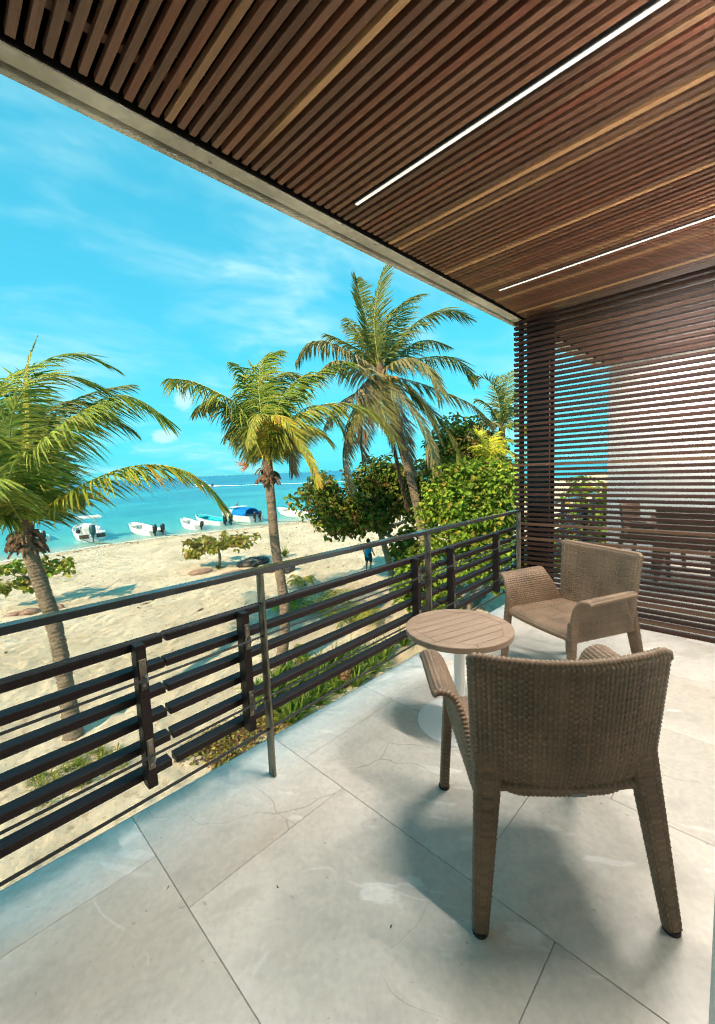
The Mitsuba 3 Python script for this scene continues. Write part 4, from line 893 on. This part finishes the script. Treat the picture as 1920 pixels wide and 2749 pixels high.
# ---------------------------------------------------------------- planting below the balcony
def blades(c, n, l, w, rng, tones, spread=1.0, lift=1.0):
    V, F, K = [], [], []
    for i in range(n):
        a = rng.uniform(0, 2*np.pi); o = np.array([math.cos(a), math.sin(a), 0]); t = np.array([-o[1], o[0], 0]); q = np.linspace(0, 1, 6)[:, None]
        L = l*rng.uniform(0.6, 1.15); e = rng.uniform(0.25, 1.0)*spread
        cl = np.array(c)+o*rng.uniform(0, 0.06)+q*L*(o*e*0.8+np.array([0, 0, lift*rng.uniform(0.7, 1.1)]))-q**2.2*np.array([0, 0, L*e*0.75])
        ww = w*rng.uniform(0.7, 1.2)*np.array([0.7, 1, 0.95, 0.75, 0.45, 0.05])[:, None]/2
        V.append(np.stack([cl-t*ww, cl-np.array([0, 0, 1])*ww*0.5, cl+t*ww], 1).reshape(-1, 3)); j = np.arange(5)*3
        F.append(np.vstack([np.stack([j+k, j+k+1, j+k+4], 1) for k in (0, 1)]+[np.stack([j+k, j+k+4, j+k+3], 1) for k in (0, 1)])+18*i)
        K.append(np.repeat(np.array([tones[rng.randint(len(tones))]])*rng.uniform(0.75, 1.25), 18, 0))
    return trimesh.Trimesh(np.vstack(V), np.vstack(F), process=False), np.clip(np.vstack(K), 0, 1)
rp = np.random.RandomState(3)
STRAP = [(0.09, 0.17, 0.03), (0.13, 0.23, 0.035), (0.06, 0.12, 0.025), (0.20, 0.26, 0.05)]
spots = [(5.2, 8.15), (5.6, 8.7), (5.9, 8.1), (6.3, 8.75), (6.55, 8.2), (6.9, 9.0), (7.0, 8.45), (7.5, 8.75), (7.9, 8.2), (6.1, 9.4), (5.4, 9.3), (8.2, 8.7), (8.6, 8.25), (6.7, 9.6), (7.75, 9.3), (6.2, 7.75), (6.9, 7.8), (7.4, 7.6), (8.3, 7.8), (9.0, 8.0), (5.6, 7.7), (5.0, 8.6), (5.9, 8.5), (6.6, 8.6), (7.2, 9.6), (7.9, 8.9), (8.6, 9.0), (9.1, 8.5), (6.4, 8.0), (7.1, 8.15), (7.7, 7.9), (5.25, 7.6), (6.0, 9.0), (9.6, 8.3), (10.2, 8.2)]
for x, y in spots:
    m, c = blades((x, y, ground(x, y)-0.02), 52, 0.80, 0.05, rp, STRAP)
    whole('strap_leaf_plant', m, 'mat_leaf', 'green plant with long strap leaves in the bed directly below the balcony edge', 'plant', color=c, group='strap-leaved plants below the balcony')
def stump(c, r, h, rng):
    ms, cols = [], []
    for i in range(130):
        z = rng.uniform(0.03, 1)*h; a = i*2.399963; o = np.array([math.cos(a), math.sin(a), 0]); rr = r*(0.75+0.35*math.sin(np.pi*z/h))
        p = np.array(c)+o*rr*0.8+[0, 0, z]; t = np.array([-o[1], o[0], 0]); d = o*0.75+np.array([0, 0, 0.65])
        l = 0.10*rng.uniform(.7, 1.2); w = 0.032
        ms.append(trimesh.convex.convex_hull(np.array([p-t*w, p+t*w, p+np.array([0, 0, -w*1.2]), p+o*0.02+np.array([0, 0, w]), p+d*l])))
    core = lathe([(0.001, 0), (r*0.7, 0), (r*0.85, h*0.5), (r*0.55, h), (0.001, h)], 14, c)
    return joined(ms+[core])
scene['mat_stump'] = principled(lambda p, n, uv: mix((0.10, 0.045, 0.03), (0.36, 0.20, 0.14), fbm(p.x*25, p.y*25, p.z*25, 3)), 0.85, 0.15)
for x, y, s, lb in ((7.35, 7.95, 1.0, 'squat reddish brown scaly stump among the strap-leaved plants, nearest the balcony'), (7.6, 10.2, 0.85, 'squat brown scaly stump farther out, seen between the railing slats'), (7.0, 9.3, 0.8, 'squat brown scaly stump between the two others')):
    k = thing('scaly_stump', lb, 'plant')
    z = ground(x, y); part(k, 'trunk', stump((x, y, z-0.02), 0.21*s, 0.52*s, rp), 'mat_stump')
    m, c = blades((x, y, z+0.48*s), 14, 0.34, 0.05, rp, STRAP+OLIVE[:1], 1.1, 0.7); part(k, 'leaves', m, 'mat_leaf', color=c)
m, c = leaves([(4.15+rp.uniform(-.9, .9), 7.9+rp.uniform(-.7, .7), ground(4.1, 7.9)+0.03, 0.32, 0.32, 0.12) for i in range(26)], 5200, 0.075, rp, [(0.17, 0.10, 0.055), (0.22, 0.17, 0.05), (0.26, 0.24, 0.06), (0.13, 0.07, 0.05), (0.16, 0.18, 0.04)], up=1.0)
whole('ground_cover', m, 'mat_leaf', 'patch of brown and mossy green ground cover beside the balcony edge', 'ground cover', kind='stuff', color=c)
V = [blades((1.55+rp.uniform(-.95, .95)*0.75+0, 9.5+rp.uniform(-.55, .55), -4.32), 12, 0.24, 0.016, rp, BRIGHT[:3]+OLIVE[:2], 1.2) for i in range(85)]
k_ = []
for (m, c) in V:
    m.vertices[:, 2] += ground(float(m.vertices[0, 0]), float(m.vertices[0, 1]))+4.31
whole('grass_patch', joined([m for m, c in V]), 'mat_leaf', 'patch of green grass on the sand at the left behind the railing slats', 'grass', kind='stuff', color=np.vstack([c for m, c in V]))
def rosette(name, label, x, y, n, l, seed, scheme, L, rise=0.9, trunk=0.0, w=0.03, group=None):
    rng = np.random.RandomState(seed); k = thing(name, label, 'palm' if 'palm' in name else 'plant', group); z = ground(x, y)
    for i in range(n):
        a = i*2.399963+rng.uniform(-.3, .3); o = np.array([math.cos(a), math.sin(a), 0]); ll = l*rng.uniform(.75, 1.1); e = rise*rng.uniform(.6, 1.2)
        c = np.array([x, y, z+trunk])
        pts = [c, c+o*ll*0.3+[0, 0, ll*0.33*e], c+o*ll*0.65+[0, 0, ll*0.45*e], c+o*ll+[0, 0, ll*0.28*e]]
        (lm, lc), (rm, rc) = frond(pts, L, 0.7, scheme if rng.rand() < .8 else 'gy', rng, 30, w, 1.0)
        f = part(k, 'frond', lm, 'mat_frond', color=lc); scene[f'{f}__rachis'] = mikit.ply(rm, 'mat_petiole', True, color=rc)
p = at(17.0, -1.9, 0); rosette('young_palm', 'young green palm without a trunk on the sand, largest one seen between the railing slats', p[0], p[1], 11, 1.7, 61, 'g', 0.55)
p = at(15.4, -0.25, 0); rosette('young_palm', 'small yellowish young palm on the sand left of the side table', p[0], p[1], 9, 1.15, 62, 'gy', 0.42)
p = at(21.3, -3.1, 0); rosette('young_palm', 'tiny palm seedling on the open sand just above the top slat', p[0], p[1], 8, 0.9, 63, 'gy', 0.30, 1.5)
p = at(17.4, -3.25, 0); rosette('young_palm', 'small yellow-green palm tuft close beside the middle palm trunk', p[0], p[1], 7, 0.85, 64, 'yy', 0.34, 1.2)
m, c = blades((*at(28.6, -5.15, 0)[:2], ground(*at(28.6, -5.15, 0)[:2])), 60, 0.95, 0.07, rp, OLIVE[:2]+BRIGHT[:2], 0.9, 1.0)
whole('yucca', m, 'mat_leaf', 'spiky yucca-like plant on the sand right of the middle palm trunk', 'plant', color=c)
m, c = blades((x2[0], x2[1], z2-0.02), 40, 0.5, 0.06, rp, OLIVE, 1.2, 0.8)
whole('tuft', m, 'mat_leaf', 'little tuft of leaves round the foot of the flat-topped tree', 'plant', color=c)
k = thing('potted_plant', 'small potted plant with yellow-green leaves beneath the bright bush', 'potted plant'); p = at(13.2, 3.75, 0); z = ground(p[0], p[1])
scene['mat_pot'] = principled((0.05, 0.045, 0.04), 0.7, 0.3)
part(k, 'pot', lathe([(0.001, 0.0), (0.13, 0.0), (0.18, 0.30), (0.20, 0.31), (0.20, 0.34), (0.165, 0.34), (0.16, 0.29), (0.001, 0.28)], 20, (p[0], p[1], z)), 'mat_pot', 30)
m, c = leaves([(p[0], p[1], z+0.48, 0.22, 0.22, 0.16)], 110, 0.16, rp, [(0.34, 0.40, 0.05), (0.22, 0.32, 0.04)]); part(k, 'leaves', m, 'mat_leaf', color=c)

# ---------------------------------------------------------------- boats
scene['mat_boat_white'] = principled(lambda p, n, uv: mix((0.62, 0.61, 0.57), (0.78, 0.78, 0.75), fbm(p.x*1.5, p.y*1.5, p.z*4, 3)), 0.3, 0.5)
scene['mat_boat_cream'] = principled((0.55, 0.52, 0.45), 0.45, 0.4)
scene['mat_boat_turquoise'] = principled((0.02, 0.42, 0.50), 0.4, 0.4)
scene['mat_boat_brown'] = principled((0.10, 0.065, 0.045), 0.5, 0.4)
scene['mat_boat_blue'] = principled(lambda p, n, uv: mix((0.0, 0.13, 0.42), (0.005, 0.22, 0.60), noise(p.x*5, p.y*5, p.z*5)), 0.6, 0.3)
scene['mat_engine'] = principled((0.015, 0.017, 0.02), 0.3, 0.5)
scene['mat_engine_teal'] = principled((0.02, 0.075, 0.095), 0.3, 0.5)
scene['mat_rope'] = principled((0.13, 0.12, 0.08), 0.9, 0.1)
def hull(L, B, free=0.55, bowrise=0.55, floor=0.12, rim=0.09, n=36):
    s = np.linspace(0, 1, n)**0.9
    b = B/2*np.where(s < 0.45, 0.88+0.12*np.sin(s/0.45*np.pi/2), np.sqrt(np.clip(1-((s-0.45)/0.55)**2.3, 0, 1)))+0.004
    zs = free+bowrise*s**2.4; zk = -0.28+(zs+0.20)*np.clip((s-0.55)/0.45, 0, 1)**2.6
    x = s*L*0.94+0.06*L*s**3
    zc = zk+(zs-zk)*0.30
    zero = 0*s
    out = [(x, zero, zk), (x, b*0.5, zk+(zc-zk)*0.62), (x, b*0.84, zc), (x, b*0.95, zc+(zs-zc)*0.5), (x, b, zs), (x, b+0.02, zs+0.015), (x, np.maximum(b-rim, 0.0), zs+0.018)]
    fl = np.maximum(floor, zk+0.10)
    inn = [(x, np.maximum(b-rim-0.005, 0), zs), (x, np.maximum(b*0.86-rim, 0), fl+0.02), (x, zero, fl)]
    def strip(rows, sgn):
        P = np.stack([np.stack([r[0], sgn*r[1], r[2]], -1) for r in rows], 0); m = P.shape[0]
        i, j = np.meshgrid(np.arange(m-1), np.arange(n-1), indexing='ij'); q = np.stack([i*n+j, i*n+j+1, (i+1)*n+j+1, (i+1)*n+j], -1).reshape(-1, 4)
        if sgn < 0: q = q[:, ::-1]
        return trimesh.Trimesh(P.reshape(-1, 3), np.vstack([q[:, [0, 1, 2]], q[:, [0, 2, 3]]]), process=False)
    H = joined([strip(out, 1), strip(out, -1)])
    tr = [(0, o[1][0], o[2][0]) for o in out]; poly = np.array([(0, y, z) for _, y, z in tr]+[(0, -y, z) for _, y, z in tr[::-1]])
    T1 = trimesh.Trimesh(np.vstack([poly, [[0, 0, 0.2]]]), [[(i+1) % len(poly), i, len(poly)] for i in range(len(poly))], process=False)
    th = 0.06; T2 = T1.copy(); T2.vertices[:, 0] += th; T2.faces = T2.faces[:, ::-1]
    I = joined([strip(inn, -1), strip(inn, 1)])
    return joined([H, T1, T2]), I, (x, b, zs)
def outboard(k, y, z, big=1.0, mat='mat_engine', M=None, tilt=0.0):
    R = M @ T().translate([-0.05, y, z]).rotate([0, 1, 0], tilt)
    o = part(k, 'outboard_motor', tube([[-0.18*big, 0, -0.02], [-0.19*big, 0, 0.10*big], [-0.22*big, 0, 0.42*big], [-0.20*big, 0, 0.62*big], [-0.18*big, 0, 0.66*big]], np.array([0.16, 0.20, 0.21, 0.16, 0.05])*big, 14), mat, True, to_world=R)
    scene[f'{o}__drive_leg'] = {**mikit.ply(joined([box(-0.30*big, -0.10*big, -0.05, 0.05, -0.75*big, 0.02, 0.02), box(-0.14*big, 0.08, -0.12, 0.12, -0.25*big, 0.02, 0.02), tube([[-0.42*big, 0, -0.72*big], [-0.1*big, 0, -0.70*big]], [0.03, 0.07], 8)]), mat, 30), 'to_world': R}
def boat(label, pos, theta, L, B, interior='mat_boat_white', benches=3, engines=(0.0,), emat='mat_engine', big=1.0, free=0.55, bowrise=0.55, name='motorboat', tilt=0.0, roll=0.0, sea=SEA):
    k = thing(name, label, 'boat', None)
    h = FX*math.cos(math.radians(theta))+RX*math.sin(math.radians(theta)); deg = math.degrees(math.atan2(h[1], h[0]))
    M = T().translate([float(pos[0]), float(pos[1]), sea]).rotate([0, 0, 1], deg).rotate([1, 0, 0], roll)
    H, I, (hx, hb, hz) = hull(L, B, free, bowrise)
    part(k, 'hull', H, 'mat_boat_white', 35, to_world=M); part(k, 'interior', I, interior, 35, to_world=M)
    for i in range(benches):
        xx = L*(0.22+0.22*i); w = float(np.interp(xx, hx, hb))-0.10
        part(k, 'bench', box(xx-0.14, xx+0.14, -w, w, free-0.22, free-0.17, 0.01), interior if interior != 'mat_boat_white' else 'mat_boat_cream', to_world=M)
    for y in engines: outboard(k, y, free-0.02, big, emat, M, tilt)
    # small dark locker hatch at the bow
    xx = L*0.74; w = float(np.interp(xx, hx, hb))*0.55
    part(k, 'bow_deck', trimesh.convex.convex_hull(np.array([[L*0.80, y*s, z] for y, s in ((float(np.interp(L*0.80, hx, hb))-0.1, 1), (float(np.interp(L*0.80, hx, hb))-0.1, -1)) for z in (free+0.23, free+0.26)]+[[L*0.96, 0, free+0.44], [L*0.96, 0, free+0.47]])), interior, to_world=M)
    return k, M, (hx, hb, hz)
for m_ in ('white', 'cream', 'turquoise'): scene['mat_boat_'+m_] = {'type': 'twosided', 'bsdf': scene['mat_boat_'+m_]}
S = {'b0': (7.8, 54.8), 'b1': (11.3, 49.3), 'b2': (17.06, 47.44), 'b3': (21.85, 47.29), 'b4': (25.67, 48.19), 'b5': (29.3, 47.2)}
boat('small white boat half hidden behind the ragged collar of the left palm', S['b0'], -48, 6.0, 1.9, benches=2, engines=(-0.25,), interior='mat_boat_turquoise')
k, M, _ = boat('white motorboat with a flat roof, seen from the stern with one big dark motor', S['b1'], -39, 7.2, 2.75, benches=0, big=1.45, emat='mat_engine_teal', free=0.85, bowrise=0.5)
part(k, 'transom_panel', box(-0.035, -0.004, 0.35, 1.15, 0.40, 0.78, 0.005), 'mat_boat_brown', to_world=M)
part(k, 'transom_panel', box(-0.035, -0.004, -1.15, -0.35, 0.40, 0.78, 0.005), 'mat_boat_brown', to_world=M)
part(k, 'side_deck', box(0.1, 5.0, 0.85, 1.27, 0.80, 0.90, 0.02), 'mat_boat_white', to_world=M); part(k, 'side_deck', box(0.1, 5.0, -1.27, -0.85, 0.80, 0.90, 0.02), 'mat_boat_white', to_world=M)
part(k, 'console', joined([box(2.4, 3.3, -0.55, 0.55, 0.15, 1.35, 0.06), box(1.5, 1.95, -0.5, 0.5, 0.15, 0.95, 0.05)]), 'mat_boat_white', to_world=M)
part(k, 'roof', box(1.2, 3.7, -1.15, 1.15, 2.30, 2.48, 0.03), 'mat_boat_white', to_world=M)
for x, y in ((1.5, 0.7), (1.5, -0.7), (3.3, 0.7), (3.3, -0.7)): part(k, 'roof_post', tube([[x, y, 0.6], [x, y, 2.3]], 0.035, 8), 'mat_boat_cream', True, to_world=M)
part(k, 'buoy', trimesh.creation.icosphere(2, 0.22).apply_translation([0.5, 1.15, 1.15]), 'mat_engine', True, to_world=M)
boat('open white boat with two dark motors on its stern, moored left of the flat-topped tree', S['b2'], -49, 6.9, 2.1, engines=(-0.42, 0.42), big=1.1, benches=2)
boat('small empty white boat with one tilted dark motor, left of the turquoise one', S['b3'], -42, 5.6, 1.75, engines=(0.0,), benches=2, big=1.0, tilt=-25)
boat('white boat with a turquoise interior and dark twin motors', S['b4'], -47, 7.6, 2.35, interior='mat_boat_turquoise', engines=(-0.4, 0.4), big=1.2, benches=3)
k, M, (hx, hb, hz) = boat('white boat with a bright blue canvas cover and birds on its bow', S['b5'], -50, 7.6, 2.6, engines=(-0.4, 0.4), benches=1, big=1.0, free=0.85, bowrise=0.6)
xs_ = np.linspace(0.9, 3.9, 14); a_ = np.linspace(0, np.pi, 15); V = np.array([[x, 1.18*math.cos(a), 0.86+(1.0+0.05*math.sin(x*5))*math.sin(a)**0.8] for x in xs_ for a in a_])
i, j = np.meshgrid(np.arange(13), np.arange(14), indexing='ij'); q = np.stack([i*15+j, (i+1)*15+j, (i+1)*15+j+1, i*15+j+1], -1).reshape(-1, 4)
scene['mat_canvas'] = {'type': 'twosided', 'bsdf': scene['mat_boat_blue']}
part(k, 'canvas_cover', trimesh.Trimesh(V, np.vstack([q[:, [0, 1, 2]], q[:, [0, 2, 3]]]), process=False), 'mat_canvas', 40, to_world=M)
part(k, 'cabin', joined([box(3.95, 5.2, -0.95, 0.95, 0.5, 1.55, 0.12), box(3.2, 4.4, -1.05, 1.05, 1.88, 1.98, 0.03)]), 'mat_boat_white', to_world=M)
part(k, 'foredeck', trimesh.convex.convex_hull(np.array([[x, s*(float(np.interp(x, hx, hb))-0.06), float(np.interp(x, hx, hz))+z] for x in (5.0, 5.8, 6.6, 7.2) for s in (-1, 1) for z in (-0.06, 0.0)])), 'mat_boat_white', to_world=M)
MB5 = M
p6 = at(57.5, -6.7, 0)
boat('long white open boat partly hidden by the dark rounded tree', p6[:2], -42, 7.8, 2.1, engines=(0.0,), benches=3)
pf = at(252, -86.3, 0)
k, M, _ = boat('far white motorboat speeding across the bay in front of its wake', pf[:2], -80, 11.5, 3.2, engines=(-0.5, 0.5), benches=0, free=1.0, bowrise=0.9, big=1.3)
part(k, 'roof', box(3.0, 7.0, -1.4, 1.4, 3.0, 3.2, 0.04), 'mat_boat_white', to_world=M)
for x, y in ((3.3, 1.2), (3.3, -1.2), (6.7, 1.2), (6.7, -1.2)): part(k, 'roof_post', tube([[x, y, 0.9], [x, y, 3.0]], 0.07, 6), 'mat_boat_white', True, to_world=M)
part(k, 'console', box(4.3, 6.2, -0.9, 0.9, 0.4, 2.1, 0.1), 'mat_boat_cream', to_world=M); part(k, 'mast', tube([[5, 0, 3.2], [5, 0, 4.8]], 0.06, 6), 'mat_boat_white', to_world=M)
# wake
a, b2 = at(252, -84, SEA), at(232, 30, SEA); n = 260; q = np.linspace(-0.13, 1, n)
c_ = a+(b2-a)*q[:, None]; wd = (0.9+4.2*np.clip(q, 0, 1)**0.6)*(0.75+0.5*np_noise(q*60, q*0, 5)); wd[q < 0] = (0.13+q[q < 0])*9; side = np.cross((b2-a)/np.linalg.norm(b2-a), [0, 0, 1])
hh = 0.06+0.55*np.exp(-np.clip(q, 0, 1)*6)*np_noise(q*90, q*0, 8)
V = np.vstack([c_-side*wd[:, None]+[0, 0, 0.02], c_+np.array([0, 0, 1])*hh[:, None], c_+side*wd[:, None]+[0, 0, 0.02]]); i = np.arange(n-1)
whole('wake', trimesh.Trimesh(V, np.vstack([np.stack([i, i+1, n+i], 1), np.stack([i+1, n+i+1, n+i], 1), np.stack([n+i, n+i+1, 2*n+i], 1), np.stack([n+i+1, 2*n+i+1, 2*n+i], 1)]), process=False), 'mat_foam', 'long white foaming wake behind the far motorboat', 'wake', smooth=True, kind='stuff')
# mooring ropes running from the boats onto the sand
def rope(label, a, b):
    a, b = np.array(a, float), np.array(b, float); q = np.linspace(0, 1, 30)[:, None]
    p = a+(b-a)*q-np.array([0, 0, 0.3])*np.sin(np.pi*q)+np.cross(b-a, [0, 0, 1])*0.05*np.sin(q*7)
    for i in range(30): p[i, 2] = max(p[i, 2], float(sand_z(np.array(p[i, 0]), np.array(p[i, 1])))+0.03, SEA+0.02 if i > 2 else -9)
    whole('mooring_rope', tube(p, 0.035, 6), 'mat_rope', label, 'rope', smooth=True)
rope('mooring rope from the roofed motorboat to the sand', (10.3, 49.5, SEA+0.6), (11.9, 44.6, SEA+0.15))
rope('mooring rope from the boat with two motors to the sand', (17.2, 47.3, SEA+0.5), (17.9, 44.2, SEA+0.15))
rope('mooring rope lying over the wet sand below the turquoise boat', (25.9, 47.8, SEA+0.4), (28.2, 42.3, SEA+0.15))
rope('mooring rope of the blue-covered boat right of the middle palm trunk', (30.0, 46.8, SEA+0.4), (32.6, 41.4, SEA+0.15))
# birds on the bow of the blue-covered boat
scene['mat_bird'] = principled((0.16, 0.13, 0.11), 0.8, 0.2)
for i, (x, y, d) in enumerate(((5.6, 0.4, 30), (5.9, -0.35, 120), (6.4, 0.1, 70), (4.2, 0.0, 200))):
    z = float(np.interp(x, hx, hz))+0.02 if i < 3 else 2.0
    kb = thing('seabird', 'brown seabird perched on the boat with the blue cover', 'bird', 'seabirds on the blue-covered boat')
    Mb = MB5 @ T().translate([x, y, z]).rotate([0, 0, 1], d)
    part(kb, 'body', joined([tube([[-0.30, 0, 0.13], [-0.15, 0, 0.17], [0.05, 0, 0.23], [0.17, 0, 0.32], [0.19, 0, 0.45], [0.25, 0, 0.50], [0.30, 0, 0.49]], [0.015, 0.08, 0.13, 0.08, 0.045, 0.055, 0.03], 10), tube([[0.28, 0, 0.49], [0.46, 0, 0.41]], [0.025, 0.006], 6), tube([[0.03, 0.05, 0.0], [0.03, 0.05, 0.14]], 0.012, 5), tube([[0.03, -0.05, 0.0], [0.03, -0.05, 0.14]], 0.012, 5)]), 'mat_bird', True, to_world=Mb)

# ---------------------------------------------------------------- the person on the sand
import manifold3d as m3
def limbs(bones, refine, smooth_it=8):
    parts = []
    for a, ra, b, rb_ in bones:
        parts.append(m3.Manifold.batch_hull([m3.Manifold.sphere(ra, 20).translate(list(map(float, a))), m3.Manifold.sphere(rb_, 20).translate(list(map(float, b)))]))
    M = m3.Manifold.batch_boolean(parts, m3.OpType.Add).refine_to_length(refine); me = M.to_mesh()
    t = trimesh.Trimesh(me.vert_properties[:, :3], me.tri_verts, process=True); trimesh.smoothing.filter_taubin(t, iterations=smooth_it); return t
def person(label, x, y, deg):
    k = thing('person', label, 'person'); M = T().translate([x, y, ground(x, y)]).rotate([0, 0, 1], deg).scale(1.08)
    J = dict(pel=(0, 0, .95), chest=(0.03, 0, 1.32), neck=(0.03, 0, 1.47), head=(0.06, 0, 1.60), lh=(0, .10, .92), lk=(.03, .11, .50), la=(-.02, .11, .09), rh=(0, -.10, .92), rk=(.06, -.12, .50), ra=(0.0, -.13, .09),
             ls=(0.02, .19, 1.41), le=(-.03, .25, 1.12), lw=(.08, .26, .88), rs=(0.02, -.19, 1.41), re=(0.0, -.27, 1.13), rw=(.17, -.26, .92))
    v = {a: np.array(b) for a, b in J.items()}
    B = [(v['pel'], .14, v['chest'], .155), (v['chest']+[0, .07, .04], .11, v['chest']+[0, -.07, .04], .11), (v['chest'], .10, v['neck'], .058), (v['neck'], .056, v['head']+[-.01, 0, -.03], .06), (v['head'], .088, v['head']+[.02, 0, .055], .088), (v['head']+[.055, 0, -.06], .04, v['head']+[.02, 0, .02], .075),
         (v['head']+[.10, 0, -.01], .014, v['head']+[.085, 0, .03], .012), (v['head']+[0, .088, .0], .018, v['head']+[0, .088, .03], .018), (v['head']+[0, -.088, .0], .018, v['head']+[0, -.088, .03], .018)]
    for s, sg in (('l', 1), ('r', -1)):
        B += [(v['chest']+[0, .1*sg, .06], .07, v[s+'s'], .062), (v[s+'s'], .058, v[s+'e'], .042), (v[s+'e'], .042, v[s+'w'], .028), (v[s+'h'], .092, v[s+'k'], .056), (v[s+'k'], .056, v[s+'k']*.45+v[s+'a']*.55+[-.02, 0, .06], .056), (v[s+'k']*.45+v[s+'a']*.55+[-.02, 0, .06], .054, v[s+'a'], .036), (v[s+'a']+[-.03, 0, -.045], .036, v[s+'a']+[.15, .02*sg, -.062], .026)]
        w = v[s+'w']; f = w-v[s+'e']; f /= np.linalg.norm(f); sd = np.array([1.0, 0, 0]); sd -= f*(sd@f); sd /= np.linalg.norm(sd); nn = np.cross(f, sd)
        B.append((w, .026, w+f*.075, .030))
        for i, (o, l) in enumerate(((-.027, .062), (-.009, .075), (.009, .078), (.027, .068))):
            p0 = w+f*.085+sd*o; p1 = p0+f*l*.55+nn*.004*sg; p2 = p1+f*l*.4-nn*.018*sg
            B += [(p0, .0095, p1, .009), (p1, .009, p2, .0075)]
        p0 = w+f*.03+sd*.03; p1 = p0+f*.035+sd*.028; B += [(p0, .012, p1, .0105), (p1, .0105, p1+f*.03, .0085)]
    part(k, 'body', limbs(B, 0.02, 5), 'mat_skin', True, to_world=M)
    sh = [(v['pel']+[0, 0, -.06], .155, v['chest'], .175), (v['chest']+[0, .085, .05], .115, v['chest']+[0, -.085, .05], .115), (v['ls']+[0, -.03, .01], .075, v['ls']+[0, -.06, 0], .09), (v['rs']+[0, .03, .01], .075, v['rs']+[0, .06, 0], .09)]
    part(k, 'shirt', limbs(sh, 0.03), 'mat_shirt', True, to_world=M)
    st = [(v['pel']+[0, .04, -.02], .145, v['pel']+[0, -.04, -.02], .145)]+[(v[s+'h']+[0, 0, -.02], .118, v[s+'h']*.25+v[s+'k']*.75, .098) for s in 'lr']
    part(k, 'shorts', limbs(st, 0.03), 'mat_shorts', True, to_world=M)
    part(k, 'hair', limbs([(v['head']+[-.025, 0, .03], .092, v['head']+[.0, 0, .07], .092)], 0.02), 'mat_hair', True, to_world=M)
scene['mat_skin'] = principled((0.30, 0.155, 0.095), 0.5, 0.35); scene['mat_shirt'] = principled((0.0, 0.26, 0.50), 0.8, 0.2)
scene['mat_shorts'] = principled((0.012, 0.05, 0.085), 0.8, 0.2); scene['mat_hair'] = principled((0.02, 0.015, 0.012), 0.7, 0.2)
p = at(23.4, 0.50, 0); person('person in a blue sleeveless shirt and navy shorts standing on the sand by the tree', float(p[0]), float(p[1]), math.degrees(YAW)-35)

# ---------------------------------------------------------------- bits of dry leaf blown onto the floor
rd = np.random.RandomState(9)
for x, y, lb in ((0.92, 0.83, 'tiny dark leaf fragment on the floor slab left of the near armchair leg'), (0.50, 0.86, 'tiny dark leaf fragment beside the joint at the lower left of the floor'), (0.745, 1.22, 'tiny dark leaf fragment on the floor slab nearest the railing post'), (0.47, 1.52, 'tiny dark leaf fragment close to the floor edge at the left')):
    a = rd.uniform(0, np.pi); d = np.array([math.cos(a), math.sin(a), 0])*0.008; n = np.array([-d[1], d[0], 0])*0.35; c = np.array([x, y, 0.0012])
    whole('leaf_fragment', trimesh.convex.convex_hull(np.array([c-d, c+d, c+n, c-n, c+[0, 0, 0.003], c+d*0.5+[0, 0, 0.004]])), 'mat_litter', lb, 'leaf')
